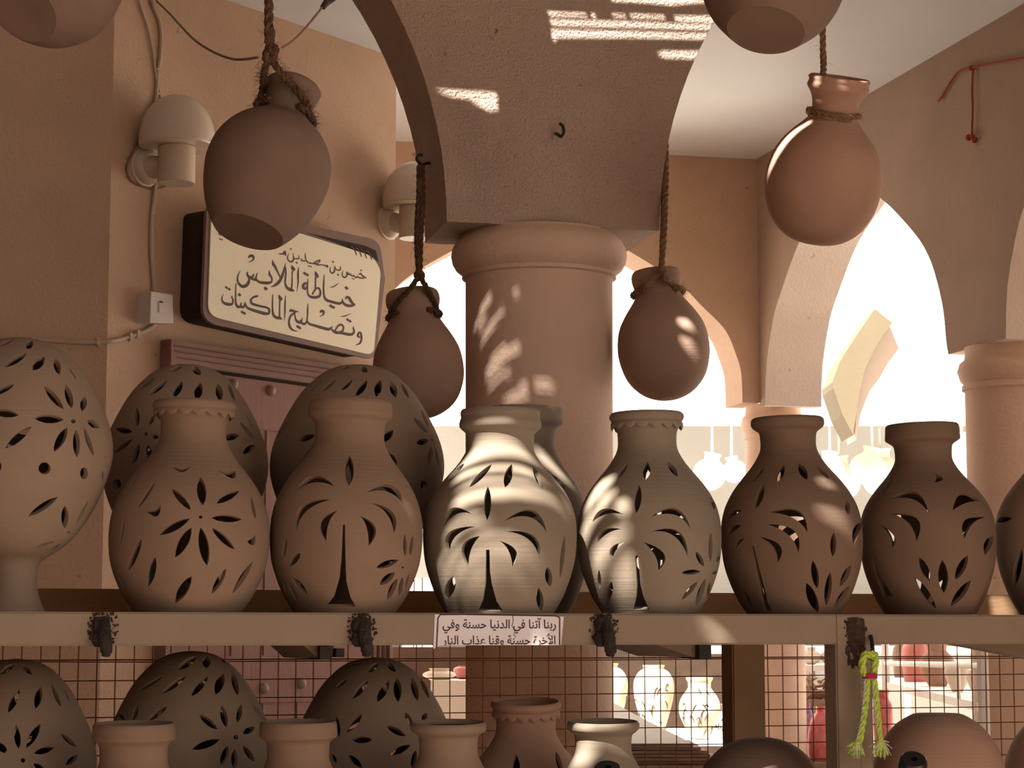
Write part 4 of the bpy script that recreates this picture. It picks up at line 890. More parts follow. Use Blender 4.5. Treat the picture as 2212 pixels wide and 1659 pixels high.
# cable from the switch across the corner of the wall
P = [onl(x, y, .008) for x, y in ((338, 698), (318, 713), (290, 724), (262, 733))]
PKc = V((PK.x, PK.y, 0)); NKf = -DA
pcorner = onl(236, 738, .008)
P += [pcorner+NKf*.004] + [on_plane(x, y, PKc+NKf*.009, NKf) for x, y in ((190, 740), (140, 738), (70, 734), (0, 735), (-60, 738))]
o = tube_obj('cable', P, .0068, M_CABLE); tag(o, 'pale cable from the switch box round the wall corner to the left', 'cable', 'cables on the slanting wall')
for x, y, pl in ((280, 727, 0), (296, 721, 0), (213, 738, 1), (72, 735, 1)):
    p = onl(x, y, .008) if not pl else on_plane(x, y, PKc+NKf*.009, NKf)
    bm = bmesh.new(); add_box(bm, p, (.012, .02, .022), Matrix.Rotation(atan2(UL.y, UL.x) if not pl else ALPHA, 3, 'Z')); add_blob(bm, p-ZV*.013, .005, 8, 5); keep(obj('cable_clip', bm_mesh(bm), M_CABLE), o)
# loose wire to the rope of the large jar
pts = [onl(338, 2, .01)]
ye = 4.25; y0 = pts[0].y
seq = ((365, 28), (385, 50), (420, 86), (460, 112), (500, 127), (530, 128), (556, 124))
for i, (x, y) in enumerate(seq): pts.append(at(x, y, y0+(ye-y0)*(i+1)/len(seq)))
o = tube_obj('loose_wire', pts, .0032, M_CABLE2); tag(o, 'loose brown wire sagging from the wall to the hairy rope', 'wire')
pts = [at(608, 104, 4.24), at(630, 90, 4.24), at(655, 66, 4.25), at(680, 36, 4.26), at(700, 10, 4.28)]; dv = at(730, -60, 4.3)-pts[-1]; pts += [pts[-1]+dv*t for t in np.linspace(.25, (ZM+.01-pts[-1].z)/dv.z, 7)]
w = tube_obj('loose_wire', pts, .0024, M_CABLE2); tag(w, 'thin wire with a dark joint rising right from the hairy rope', 'wire')
bm = bmesh.new(); add_tube(bm, [at(697, 16, 4.275), at(706, 4, 4.283), at(722, -4, 4.29)], [.006, .008, .006], 8); keep(obj('wire_joint', bm_mesh(bm), M_IRON), w)
# switch box
sw = empty('switch_box', onl(338, 665, 0)); tag(sw, 'white plastic switch box on the wall between the cables', 'switch')
fr = [onl(*p, .055) for p in ((323, 629), (371, 636), (373, 700), (321, 697))]
keep(prism_obj('back_box', [p.lerp(sum(fr, V())/4, .03) for p in fr], -NL*.055, M_PLASTIC), sw)
fp_ = o = keep(prism_obj('face_plate', [p+NL*.006 for p in fr], -NL*.0075, M_PLASTIC), sw); b_ = o.modifiers.new('round', 'BEVEL'); b_.width = .004; b_.segments = 3
keep(prism_obj('rocker', [onl(*p, .0645) for p in ((344, 653), (353, 654), (353, 676), (344, 675))], -NL*.006, M_PLASTIC), fp_)
keep(prism_obj('rocker_mark', [onl(*p, .0652) for p in ((346.5, 650), (352, 651), (352, 654.5), (346.5, 654))], -NL*.004, M_IRON), fp_)
# illuminated sign box
SO = .125
def sg(px, py, off=SO): return onl(px, py, off)
def rounded(pts, rad, n=5):
    out = []
    m = len(pts)
    for i in range(m):
        p, a, b = V(pts[i]), V(pts[i-1]), V(pts[(i+1) % m]); r = rad[i] if isinstance(rad, (list, tuple)) else rad
        if r == 0: out.append(tuple(p)); continue
        u_ = p+(a-p).normalized()*r; w_ = p+(b-p).normalized()*r
        for k in range(n+1):
            t = k/n; out.append(tuple(u_*(1-t)**2+p*2*t*(1-t)+w_*t*t))
    return out
sign = empty('sign_box', onl(630, 620, 0)); tag(sign, 'cream lettered sign in a brown box frame above the door', 'sign')
fo = rounded([(447, 441), (820, 519), (831, 600), (812, 778), (437, 695)], [22, 24, 2, 20, 34])
keep(prism_obj('sign_frame', [sg(*p) for p in fo], -NL*.012, M_SIGNF), sign)
side = rounded([(449, 449), (816, 524), (826, 600), (808, 770), (440, 688)], [20, 22, 2, 18, 30])
bk = keep(prism_obj('sign_case', [sg(x, y, SO-.013) for x, y in side], -NL*(SO-.014), M_SIGND), sign); bk['label'] = 'dark side of the sign box'
pan = rounded([(457, 452), (560, 484), (655, 506), (806, 553), (823, 585), (807, 768), (449, 682)], [14, 0, 0, 20, 14, 18, 26])
panel_ = keep(prism_obj('sign_panel', [sg(x, y, SO+.004) for x, y in pan], -NL*.006, M_SIGNP), sign)
gap = [(664, 503), (790, 531), (812, 541), (818, 566), (806, 556), (720, 522)]
o = keep(prism_obj('frame_opening', [sg(x, y, SO+.0012) for x, y in gap], -NL*.002, M_SIGND), sign); o['label'] = 'dark gap where the panel has slipped'
for x in (764, 775, 786, 797):
    keep(tube_obj('fin', [sg(x-8, 532+(x-764)*.28, SO+.003), sg(x+1, 538+(x-764)*.3, SO+.005), sg(x+6, 551+(x-764)*.3, SO+.004)], .0022, M_SIGNF), sign)
keep(prism_obj('side_bar', [sg(x, y, SO+.002) for x, y in ((823, 596), (832, 598), (822, 690), (815, 740), (809, 738))], -NL*.02, M_SIGNF), sign)
# lettering: brush strokes (x, y, width) read off the sign
S0, S1, S2 = (360, 430, 4.424), (460, 520, 8.295), (640, 540, 8.295)
STROKES = [
 (S1, '490,540,8 450,620,26 440,700,34 465,770,44 530,820,55 600,800,60 640,740,50 650,680,36 615,600,36 628,555,10'), (S1, '630,630,40 690,665,50 735,590,14'), (S1, '685,670,40 755,700,45 775,640,30 797,575,10'),
 (S1, '770,690,36 830,740,45 920,755,55 1000,755,50 1048,735,35 1055,670,30 1015,600,40 1008,530,8'), (S1, '630,310,12 665,275,50 715,275,46 727,320,36 700,360,22 635,386,8'),
 (S1, '1066,345,10 1082,420,52 1110,460,46 1150,540,34 1203,650,26'), (S1, '1040,830,6 1120,795,45 1190,730,55 1240,630,48 1275,520,34 1302,395,8'), (S1, '1300,470,24 1305,600,32 1295,740,30 1320,830,45 1390,880,55 1435,890,40 1447,918,8'),
 (S1, '1405,885,28 1418,760,24 1420,600,20 1425,540,30'), (S1, '1412,435,8 1428,490,60 1455,515,40 1442,545,12'), (S1, '1536,470,8 1525,600,34 1525,750,26 1504,915,4'),
 (S1, '187,950,6 160,1040,24 185,1105,40 250,1135,55 320,1140,50 352,1120,36 360,1060,28 337,1010,26 350,980,6'), (S1, '412,765,18 408,900,24 405,1050,28 415,1140,40 450,1185,50 495,1170,36 508,1105,12'),
 (S1, '490,1180,40 545,1190,45 572,1140,30 580,1092,8'), (S1, '585,1120,16 610,1195,40 680,1230,50 800,1270,56 930,1305,60 1000,1300,40 1010,1240,40 970,1200,36 880,1180,40 760,1150,44 695,1120,44 682,1060,34 730,1010,36 795,992,36 812,982,6'),
 (S1, '1072,960,14 1068,1100,24 1070,1240,28 1090,1340,44 1150,1380,52 1210,1390,44 1232,1418,8'), (S1, '1195,1370,28 1195,1200,24 1200,1060,26'), (S1, '1185,968,8 1202,1025,56 1230,1050,36 1216,1080,10'), (S1, '1300,985,10 1292,1150,28 1290,1300,24 1281,1435,4'),
 (S1, '1374,1285,8 1392,1248,44 1450,1262,46 1540,1275,10'), (S1, '1480,1285,36 1400,1340,36 1366,1430,34 1375,1530,40 1430,1600,34 1530,1628,4'), (S1, '1462,1310,20 1480,1400,30 1510,1445,46 1560,1465,46 1592,1425,26 1602,1380,8'),
 (S2, '70,1250,16 90,1300,36 140,1325,46 182,1295,30 200,1200,24 205,1080,26 209,960,10'), (S2, '190,1260,26 230,1320,42 330,1355,48 450,1390,52 570,1420,52 618,1400,40 648,1362,8'),
 (S2, '625,1410,24 690,1470,52 780,1480,52 832,1445,36 845,1380,30 800,1337,38 740,1372,30 692,1455,24'), (S2, '780,1482,48 870,1500,50 960,1515,50 1018,1500,42 1038,1440,28 1020,1402,28 1030,1370,6'),
 (S2, '788,1190,6 860,1187,20 920,1165,16 988,1130,3'), (S2, '422,1125,10 450,1095,48 488,1105,44 486,1150,28 455,1182,14 418,1191,6'), (S2, '1140,1565,34 1103,1545,34 1118,1485,36 1152,1485,36 1166,1540,36 1165,1620,36 1135,1675,32 1058,1706,5'),
 (S2, '882,888,10 902,848,42 945,858,50 975,910,50 1020,965,42 1058,968,12'), (S2, '1055,985,20 970,1000,50 885,985,50 833,930,34 826,865,6'), (S2, '828,900,16 795,955,40 740,955,48 640,930,50 550,900,48 505,840,36 490,720,28 492,600,26 502,440,10'),
 (S2, '602,672,6 660,662,16 715,630,16 762,588,3'), (S2, '205,790,26 260,840,44 340,850,50 410,830,44 435,760,32 400,682,34 345,705,28 287,800,26'), (S2, '345,700,24 345,560,22 350,480,30'), (S2, '343,380,8 358,438,54 385,480,36 372,500,10'),
 (S2, '215,810,30 200,720,26 205,600,20 211,512,10'), (S2, '205,590,22 150,602,44 122,650,46 152,702,36 186,660,26 200,600,22'),
 (S2, '1112,445,8 1150,420,24 1185,460,26 1240,498,24 1244,515,8'), (S2, '1215,505,22 1130,500,26 1095,462,14'), (S2, '1092,465,12 1082,492,26 1045,478,22 1018,440,10'), (S2, '1022,468,20 985,455,20 975,412,8'), (S2, '978,452,18 950,442,20 936,396,8'), (S2, '945,440,18 918,430,22 903,388,10 908,440,24 890,480,28 850,490,24 824,440,18 838,362,6'),
 (S2, '788,285,6 790,350,22 750,362,22 710,345,20 686,282,8'), (S2, '690,310,14 680,390,26 640,416,26 606,370,20 614,298,6'),
 (S2, '560,320,20 545,270,14 566,296,22 520,284,20 500,262,10'), (S2, '505,280,18 450,265,20 385,268,26 342,240,20 370,200,22 422,185,22 405,222,18 360,250,18 325,250,22 318,205,6'), (S2, '322,245,20 250,237,24 200,215,22 175,175,16 162,110,14 162,52,5'), (S2, '172,190,14 150,197,22 100,190,24 94,150,8'),
 (S1, '1535,260,6 1540,315,20 1500,325,22 1450,310,18 1437,222,7'), (S1, '1445,280,16 1440,350,24 1395,380,28 1345,340,20 1338,280,14 1362,220,5'), (S1, '1180,235,16 1230,238,26 1262,235,22 1290,190,22 1302,262,20 1262,212,18'), (S0, '520,285,6 500,312,8 503,338,10 530,348,7')]
DOTS = [(S1, 945, 857, 38), (S1, 240, 838, 28), (S1, 290, 868, 30), (S1, 525, 1280, 32), (S1, 565, 1300, 30), (S1, 475, 968, 34), (S1, 1520, 1540, 32), (S1, 1557, 1562, 30), (S2, 918, 1250, 30), (S2, 962, 1275, 30), (S2, 622, 1005, 34), (S2, 665, 1028, 32), (S2, 900, 683, 36), (S2, 150, 420, 32), (S2, 195, 445, 32), (S2, 30, 1375, 32), (S2, 62, 1395, 30),
        (S2, 1160, 365, 17), (S2, 1005, 510, 14), (S2, 1035, 520, 14), (S2, 658, 213, 22), (S2, 750, 445, 20), (S2, 225, 290, 16), (S2, 262, 297, 16), (S1, 1395, 150, 18), (S1, 1500, 395, 20), (S0, 508, 382, 9), (S0, 527, 388, 9)]
bm = bmesh.new(); LO = SO+.0044
def sgp(S, x, y): return sg(S[0]+x/S[2], S[1]+y/S[2], LO)
lift = [0]
for S, txt in STROKES:
    pts = [V(tuple(float(t) for t in q.split(','))) for q in txt.split()]; P = smooth_path(pts, 5); prev = None; lift[0] += 1; dz = NL*(.00001*lift[0])
    for i, p in enumerate(P):
        a = P[max(i-1, 0)]; b = P[min(i+1, len(P)-1)]; d = V((b.x-a.x, b.y-a.y)); d = d.normalized() if d.length > 1e-6 else V((1, 0)); w_ = max(p.z, 2)/2
        l = bm.verts.new(sgp(S, p.x-d.y*w_, p.y+d.x*w_)+dz); r_ = bm.verts.new(sgp(S, p.x+d.y*w_, p.y-d.x*w_)+dz)
        if prev:
            try: bm.faces.new((prev[0], prev[1], r_, l))
            except ValueError: pass
        prev = (l, r_)
for S, x, y, r_ in DOTS:
    lift[0] += 1; dz = NL*(.00001*lift[0]); bm.faces.new([bm.verts.new(sgp(S, x+a*r_, y+b*r_)+dz) for a, b in ((-1, -.15), (-.1, -1), (1, .15), (.1, 1))])
me = bpy.data.meshes.new('lettering'); bm.to_mesh(me); bm.free()
o = keep(obj('lettering', me, M_INK), panel_); o['label'] = 'dark brown Arabic brush lettering'
# door in the slanting wall
door = empty('door_1', onl(560, 1300, 0)); struct(door); door.location.z = 0
def on_door(px, py, off): return onl(px, py, off)
fr_u0 = (onl(342, 900) - k0).dot(UL); fr_top = onl(360, 737).z
def lbox(name, u0, u1, z0, z1, o0, o1, m, parent=door, bevel=0):
    c = k0+UL*((u0+u1)/2)+NL*((o0+o1)/2)+ZV*((z0+z1)/2); bm = bmesh.new(); add_box(bm, c, (u1-u0, abs(o1-o0), z1-z0), Matrix.Rotation(atan2(UL.y, UL.x), 3, 'Z'))
    if bevel: bmesh.ops.bevel(bm, geom=bm.edges[:], offset=bevel, segments=2, affect='EDGES')
    return keep(obj(name, bm_mesh(bm), m), parent)
du1 = LW-.06
for j, (a, b, o) in enumerate(((0, .018, .05), (.018, .034, .038), (.034, .052, .03), (.052, .075, .022))):
    lbox('door_frame', fr_u0+a, du1-a, fr_top-b, fr_top-a, 0, o, M_DOORF, bevel=.003); lbox('door_frame', fr_u0+a, fr_u0+b, 0, fr_top-b, 0, o, M_DOORF, bevel=.003)
    lbox('door_frame', du1-b, du1-a, 0, fr_top-b, 0, o, M_DOORF, bevel=.003)
lbox('door_gap', fr_u0+.075, du1-.075, 0, fr_top-.075, 0, .003, M_SIGND)
dz1 = fr_top-.088
leaf_ = lbox('door_leaf', fr_u0+.08, du1-.08, .01, dz1, .003, .012, M_DOOR, bevel=.002)
for (za, zb) in ((dz1-.17, dz1), (EYE-.235, EYE-.075), (.1, .3)): lbox('door_rail', fr_u0+.08, du1-.08, za, zb, .0, .02, M_DOOR, leaf_, bevel=.003)
um = (onl(573, 1000)-k0).dot(UL)
for a in (um-.012, um+.16, um-.17): lbox('door_batten', a, a+.012, .3, dz1-.17, 0, .016, M_DOORF, leaf_)
for x, y in ((503, 830), (584, 844), (668, 858), (569, 1487), (650, 1476), (497, 1497)):
    p = onl(x, y, .02); bm = bmesh.new(); add_blob(bm, p, 12*mpp(p), 16, 10, (1, 1, 1)); keep(obj('door_stud', bm_mesh(bm, 's', 2), M_STUD), leaf_)

# red cord tied on the right wall
P = [r2(2240, 122), r2(2160, 134), r2(2100, 147)]
def onr(px, py, off=.012): return on_plane(px, py, PB+NR*off, NR)
bm = bmesh.new()
for pts, r_ in ((((2300, 112), (2212, 125), (2150, 136), (2100, 146)), .004), (((2100, 146), (2075, 152), (2062, 165), (2045, 190), (2030, 214), (2027, 218), (2034, 210), (2052, 180), (2062, 165)), .0038), (((2102, 146), (2100, 190), (2101, 240), (2099, 292)), .0038)):
    add_tube(bm, smooth_path([onr(x, y) for x, y in pts], 5), r_, 6)
for x, y, r_ in ((2098, 148, .011), (2092, 297, .012), (2101, 296, .010), (2105, 304, .010), (2108, 300, .007)): add_blob(bm, onr(x, y), r_, 8, 6, (1, 1, 1), .12)
tag(obj('red_cord', bm_mesh(bm, 'cord', 1.2), M_REDROPE), 'red cord tied in a loop with a knotted tail on the right wall', 'cord')

# ------------------------------------------------------------------ tassel cord on the front post, and black pole ends in front
tas = empty('tassel_cord', rk(1878, 1415, -.04)); tag(tas, 'lime green and white yarn cord with frayed ends hung on the front post', 'tassel')
def tk(px, py, off=-.045): return rk(px, py, off)
s = mpp(tk(1880, 1500))
def yarn(name, paths, m):
    bm = bmesh.new()
    for pts, r_ in paths: add_rope(bm, [tk(*p) for p in pts], r_*s, hairs=14)
    return keep(obj(name, bm_mesh(bm, name, 1.2), m), tas)
yarn('loop', [(((1868, 1460), (1862, 1440), (1864, 1422), (1873, 1411), (1880, 1418), (1888, 1410), (1891, 1430), (1886, 1458)), 8)], M_LIME)
yarn('strand', [(((1874, 1460), (1872, 1500), (1866, 1550), (1857, 1604)), 7)], M_LIME)
yarn('strand', [(((1870, 1462), (1867, 1510), (1861, 1560), (1852, 1600)), 4)], M_WHITEY)
yarn('strand', [(((1887, 1460), (1892, 1500), (1897, 1550), (1901, 1602)), 7)], M_LIME)
yarn('strand', [(((1885, 1464), (1889, 1510), (1894, 1560), (1899, 1600), ), 4)], M_WHITEY)
bm = bmesh.new(); c = tk(1879, 1460); 
for k in range(3): add_tube(bm, [c+UK*(cos(t)*15*s)-NK*(sin(t)*11*s)+ZV*((k-1)*3.4*s) for t in np.linspace(0, 2*pi, 16)[:-1]], 2.4*s, 6, closed=True)
keep(obj('wrap', bm_mesh(bm, 'wrap', 1.2), M_MAGENTA), tas)
for (ex, ey, sg_) in ((1853, 1603, -1), (1902, 1602, 1)):
    for m_, n_ in ((M_LIME, 60), (M_WHITEY, 26)):
        bm = bmesh.new()
        for k in range(n_):
            a = random.gauss(0, .42)+(.12 if m_ is M_WHITEY else -.05)*sg_+.12*sg_; l = random.uniform(20, 36)
            p0 = tk(ex+random.uniform(-6, 6), ey+random.uniform(-4, 4), -.045+random.uniform(-.006, .006)); d = UK*sin(a)*l*s-ZV*cos(a)*l*s
            add_tube(bm, [p0, p0+d*.5+UK*sin(a)*3*s, p0+d], [1.6*s, 1.5*s, .9*s], 4)
        keep(obj('frayed_end', bm_mesh(bm, 'fray', 1.2), m_), tas)
def pole(px, py, Y, r_px, foot, label):
    """short rod fixed to the lower deck's front edge, capped with black rubber; foot: photo column of its fixing"""
    p = at(px, py, Y); s_ = mpp(p); r = r_px*s_; base = rk(foot, 1700, -.002); base.z = ZLOW-.004; d = (p-base).normalized(); L_ = (p-base).length
    root = empty('capped_rod', base); tag(root, label, 'rod'); Q = d.to_track_quat('Z', 'Y').to_matrix().to_4x4()
    bm = bmesh.new(); add_lathe(bm, [(0, r*.8), (L_-.12, r*.8)], 24, Matrix.Translation(base) @ Q); keep(obj('rod', bm_mesh(bm, 'p', .8), M_IRON), root)
    bm = bmesh.new(); add_lathe(bm, [(L_-.125, r*.9), (L_-.12, r), (L_-.012, r), (L_-.003, r*.94), (L_, r*.84), (L_, r*.26), (L_-.03, r*.25)], 32, Matrix.Translation(base) @ Q, cap1=True); keep(obj('rubber_cap', bm_mesh(bm, 'cap', .6), M_BLACK), root)
pole(1313, 1656, 3.80, 31, 1300, 'black rubber-capped rod end poking up before the sunlit lower pot')
pole(1974, 1639, 3.92, 31, 1915, 'slanting black rubber-capped rod end right of the tassel')

# ------------------------------------------------------------------ the court beyond the mesh and arches
def bg_pot(px, top, bot, Y, half, shape, m, label, cat='pot', name='far_pot', group=None, roll=0, base_z=None):
    s_ = mpp(at(px, bot, Y)); hh = (bot-top)
    prof = {'egg': [(0, .42), (.08, .5), (.25, .7), (.5, .93), (.68, 1), (.8, .95), (.9, .75), (.95, .5), (.97, .52), (1, .55)], 'round': [(0, .3), (.06, .55), (.2, .85), (.4, 1), (.6, .94), (.74, .7), (.82, .45), (.9, .42), (.96, .52), (1, .55)],
            'vase': [(0, .5), (.1, .62), (.35, .95), (.5, 1), (.65, .9), (.8, .6), (.88, .5), (.95, .62), (1, .66)], 'tall': [(0, .8), (.05, .85), (.5, 1), (.75, .95), (.85, .7), (.9, .6), (.96, .72), (1, .75)], 'bottle': [(0, .6), (.1, .85), (.3, 1), (.45, .85), (.6, .45), (.75, .26), (.92, .22), (1, .26)], 'bag': [(0, .9), (.1, 1), (.4, .98), (.7, .8), (.85, .5), (.93, .28), (1, .4)]}[shape]
    zr = resample([(t*hh*s_, q*half*s_) for t, q in prof], 3); p = at(px, bot, Y)
    M = Matrix.Translation(p) @ Matrix.Rotation(radians(roll), 4, 'Y')
    bm = bmesh.new(); z, r = zr; rows = list(zip(z.tolist(), r.tolist())); rows += [(rows[-1][0]-.004, rows[-1][1]*.86), (rows[-1][0]*.6, rows[-1][1]*.8)]
    add_lathe(bm, rows, 28); o = obj(name, bm_mesh(bm, name, .9), m); o.matrix_world = M; return tag(o, label, cat, group)
ZFB = at(1500, 913, YF).z
def far_hang(px, top, bot, half, cord_top, Y, label, shape='round', roll=0):
    o = bg_pot(px, top, bot, Y, half, shape, M_CLAYW, label, group='sunlit pots hung across the court', roll=roll)
    q = bpy.context; bpy.context.view_layer.update(); hh = bot-top; a = o.matrix_world @ V((0, 0, hh*.9*mpp(at(px, bot, Y)))); b = V((a.x, a.y, ZFB+.002)); c = tube_obj('cord', [a, b], .009, M_WHITE, smooth=False); keep_m(c, o); return o
YH = YF+.05
far_hang(1527, 978, 1058, 36, 905, YH, 'sunlit far jar hung left of the corner column', roll=10)
far_hang(1592, 985, 1042, 27, 905, YH, 'small sunlit far jar hung next to the corner column', roll=-12)
far_hang(1788, 975, 1050, 36, 905, YH, 'sunlit far jar right of the corner column', roll=5)
far_hang(1826, 985, 1080, 40, 905, YH+.35, 'sunlit far jar hung between the two right-hand pots', roll=-8)
far_hang(1868, 965, 1046, 40, 905, YH, 'overlapping sunlit far jar beside the leaning arch leg', roll=14)
far_hang(1912, 970, 1074, 46, 905, YH+.4, 'sunlit far jar left of the rightmost full pot', roll=-6)
far_hang(2080, 935, 1040, 42, 900, YH, 'sunlit far jar beside the right column')
# leaning arch leg of the opposite arcade
AY = 14.2
front = [(1890, 667), (1928, 697), (1905, 727), (1885, 762), (1868, 800), (1860, 832), (1853, 870), (1850, 895), (1843, 940), (1830, 915), (1820, 896), (1800, 838), (1798, 826), (1815, 780), (1850, 725)]
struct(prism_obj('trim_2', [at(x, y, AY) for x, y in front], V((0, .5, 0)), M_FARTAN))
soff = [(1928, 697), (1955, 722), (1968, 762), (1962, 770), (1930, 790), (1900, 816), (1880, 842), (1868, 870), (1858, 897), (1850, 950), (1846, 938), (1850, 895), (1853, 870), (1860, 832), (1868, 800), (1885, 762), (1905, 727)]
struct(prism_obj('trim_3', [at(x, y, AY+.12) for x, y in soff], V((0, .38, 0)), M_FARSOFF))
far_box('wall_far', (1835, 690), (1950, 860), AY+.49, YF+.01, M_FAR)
# sunlit tables with decorated pots
def table(px0, px1, py, Y, depth, m, label, legs=True, th=.03, name='far_table'):
    a, b = at(px0, py, Y), at(px1, py, Y); c = (a+b)/2; root = empty(name, V((c.x, c.y+depth/2, 0))); tag(root, label, 'table')
    bm = bmesh.new(); add_box(bm, (c.x, c.y+depth/2, a.z-th/2), ((b-a).length, depth, th)); keep(obj('table_top', bm_mesh(bm), m), root)
    for sx in (-1, 1):
        for sy in (.06, depth-.06):
            bm = bmesh.new(); add_box(bm, (c.x+sx*((b-a).length/2-.05), c.y+sy, (a.z-th)/2), (.05, .05, a.z-th)); keep(obj('leg', bm_mesh(bm), m), root)
    return root
table(1280, 1760, 1600, 12.2, 1.6, M_WHITE, 'long white table in the sunlit court holding decorated pots')
zt_ = at(1400, 1600, 12.2).z
def ty(Y): # photo row of the table top at distance Y
    return 1367.5-(zt_-EYE)/Y*FPX*.9995
for px, h_, half_, Y_, sh_, lab_ in ((1312, 152, 45, 12.7, 'egg', 'sunlit painted pot half hidden by the column, on the court table'), (1413, 152, 44, 12.5, 'egg', 'sunlit painted egg-shaped pot in the middle of the court table'), (1512, 128, 45, 12.35, 'vase', 'sunlit painted pot with palm pattern left of the back post'), (1572, 62, 26, 12.9, 'round', 'small sunlit pot beside the back post')):
    b_ = ty(Y_); o = bg_pot(px, b_-h_, b_, Y_, half_, sh_, M_PAINTED, lab_, name='painted_pot', group='painted pots on the court table')
    bm = bmesh.new(); vz = np.array([v.co.z for v in o.data.vertices]); vr = np.array([hypot(v.co.x, v.co.y) for v in o.data.vertices]); zt_p = vz.max()
    for k in range(15):
        a0 = random.uniform(-1.3, 1.3); z0 = zt_p*random.uniform(.12, .85); cu = random.uniform(-.12, .12); sl = random.uniform(-.03, .03); pth = []
        for t in np.linspace(-1, 1, 5):
            th = a0+t*.12; zz = z0+sl*t-abs(cu)*.35*t*t; q_ = vr[np.abs(vz-zz) < .03]; rr = (q_.max() if len(q_) else .1)+.001; pth.append(V((rr*sin(th), -rr*cos(th), zz)))
        add_tube(bm, pth, [.001, .003, .0045, .003, .001], 4, False)
    mk = obj('painted_pattern', bm_mesh(bm, 'marks'), M_MARK, o)
# grey bench with planks right of the column
zb_ = at(1440, 1606, 7.4).z
bt = [on_z(x, y, zb_) for x, y in ((1300, 1516), (1325, 1518), (1400, 1558), (1497, 1606), (1180, 1606), (1180, 1516))]
bench = empty('plank_bench', V((bt[3].x-.2, bt[3].y, 0))); tag(bench, 'grey wooden bench top over stacked weathered planks right of the column', 'bench')
keep(prism_obj('bench_top', bt, -ZV*.012, M_GREYTOP), bench)
bm = bmesh.new()
for k in range(6):
    a = on_z(1210, 1606, zb_-.014-k*.012); b = on_z(1493+random.uniform(-6, 12), 1606, zb_-.014-k*.012); add_box(bm, ((a.x+b.x)/2, bt[3].y+.25+random.uniform(-.01, .02), zb_-.018-k*.012), (b.x-a.x, .5, .010))
keep(obj('plank_stack', bm_mesh(bm), M_PLANK), bench)
for x in (1230, 1480):
    p = on_z(x, 1606, zb_); bm = bmesh.new(); add_box(bm, (p.x, bt[3].y+.25, (zb_-.09)/2), (.06, .4, zb_-.09)); keep(obj('leg', bm_mesh(bm), M_SIGND), bench)
# white counter and pot left of the column
YC = 9.9
cn = empty('white_counter', at(965, 1600, YC)); cn.location.z = 0; tag(cn, 'white counter seen left of the column through the mesh', 'counter')
a, b = at(930, 1470, YC), at(1030, 1470, YC); bm = bmesh.new(); add_box(bm, ((a.x+b.x)/2, YC+.3, a.z/2), (b.x-a.x, .6, a.z)); keep(obj('counter_body', bm_mesh(bm), M_WHITE), cn)
bg_pot(949, 1444, 1470, YC+.15, 36, 'vase', M_CLAYW, 'short pale pot on the white counter left of the column', name='counter_pot')
bg_pot(1003, 1438, 1470, YC+.3, 24, 'egg', M_PINK, 'pink pot on the white counter against the column', name='counter_pot')
bd = prism_obj('brown_board', [at(x, y, YC+.9) for x, y in ((846, 1398), (1010, 1398), (1010, 1700), (846, 1700))], V((0, .03, 0)), M_DARKB); tag(bd, 'brown board behind the white counter left of the column', 'board')
for i, (x, w_, m_) in enumerate(((884, 26, M_WHITE), (905, 20, M_PINK), (925, 24, M_WHITE))):
    a = at(x, 1262, 12.5); bm = bmesh.new(); add_box(bm, (a.x, 12.5, a.z), (w_*mpp(a), .2, 26*mpp(a))); o = obj('far_box', bm_mesh(bm), m_); tag(o, ('white box between two shelf pots, leftmost of three', 'pink box between two white boxes in the court', 'white box nearest the double-rimmed pot in the court')[i], 'box')
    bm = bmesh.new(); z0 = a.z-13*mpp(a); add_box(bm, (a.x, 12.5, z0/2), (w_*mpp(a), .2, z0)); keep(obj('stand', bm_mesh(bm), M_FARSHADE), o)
# white wire rack with glazed pots, seen right of the front post
RY = 9.2
wr = empty('white_rack', at(2000, 1500, RY+.3)); wr.location.z = 0; tag(wr, 'white metal rack of coloured pots behind the mesh, right of the front post', 'rack')
zsh = at(1893, 1470, 11.0).z
sh4 = [on_z(x, y, zsh) for x, y in ((1880, 1466), (2125, 1521), (2125, 1488), (1960, 1456))]
keep(prism_obj('rack_shelf', sh4, -ZV*.03, M_WHITE), wr)
def rpost(pa, pb, r_=.012, m=M_WHITE): keep(tube_obj('rack_post', [pa, pb], r_, m, smooth=False, sides=6), wr)
for q in (sh4[0].lerp(sh4[1], .2), sh4[1]): rpost(V((q.x, q.y, 0)), V((q.x, q.y, zsh+.6)), .02)
for q in (sh4[2], sh4[3]): rpost(V((q.x, q.y, 0)), V((q.x, q.y, zsh+.6)), .02)
q0_, q1_ = sh4[0].lerp(sh4[1], .15), sh4[1]; keep(tube_obj('rack_rail', [q0_+ZV*.09, q1_+ZV*.13], .012, M_WHITE, smooth=False), wr)
keep(tube_obj('rack_rail', [q1_.lerp(q0_, .18)-ZV*.0, q1_.lerp(q0_, .18)+ZV*.12], .008, M_WHITE, smooth=False), wr)
def shelf_pot(u_, v_, h_, half_, shape, m, lab, z=zsh):
    p = sh4[0].lerp(sh4[1], u_).lerp(sh4[3].lerp(sh4[2], u_), v_); s_ = mpp(V((p.x, p.y, z)))
    px = 1106+p.x/(p.y*CP+(z-EYE)*SP)*FPX; py = 829.5-FPX*((z-EYE)*CP-p.y*SP)/(p.y*CP+(z-EYE)*SP)
    return bg_pot(px, py-h_, py, p.y, half_, shape, m, lab, name='rack_pot', group='pots on the white rack')
shelf_pot(.36, .5, 98, 30, 'tall', M_PINK, 'tall pink-red ribbed pot at the left of the white rack')
shelf_pot(.60, .5, 92, 38, 'vase', M_CLAYR, 'tan pot in the middle of the white rack')
shelf_pot(.80, .4, 62, 27, 'egg', M_CLAYW, 'pale egg-shaped pot on the white rack, left of the last pale one')
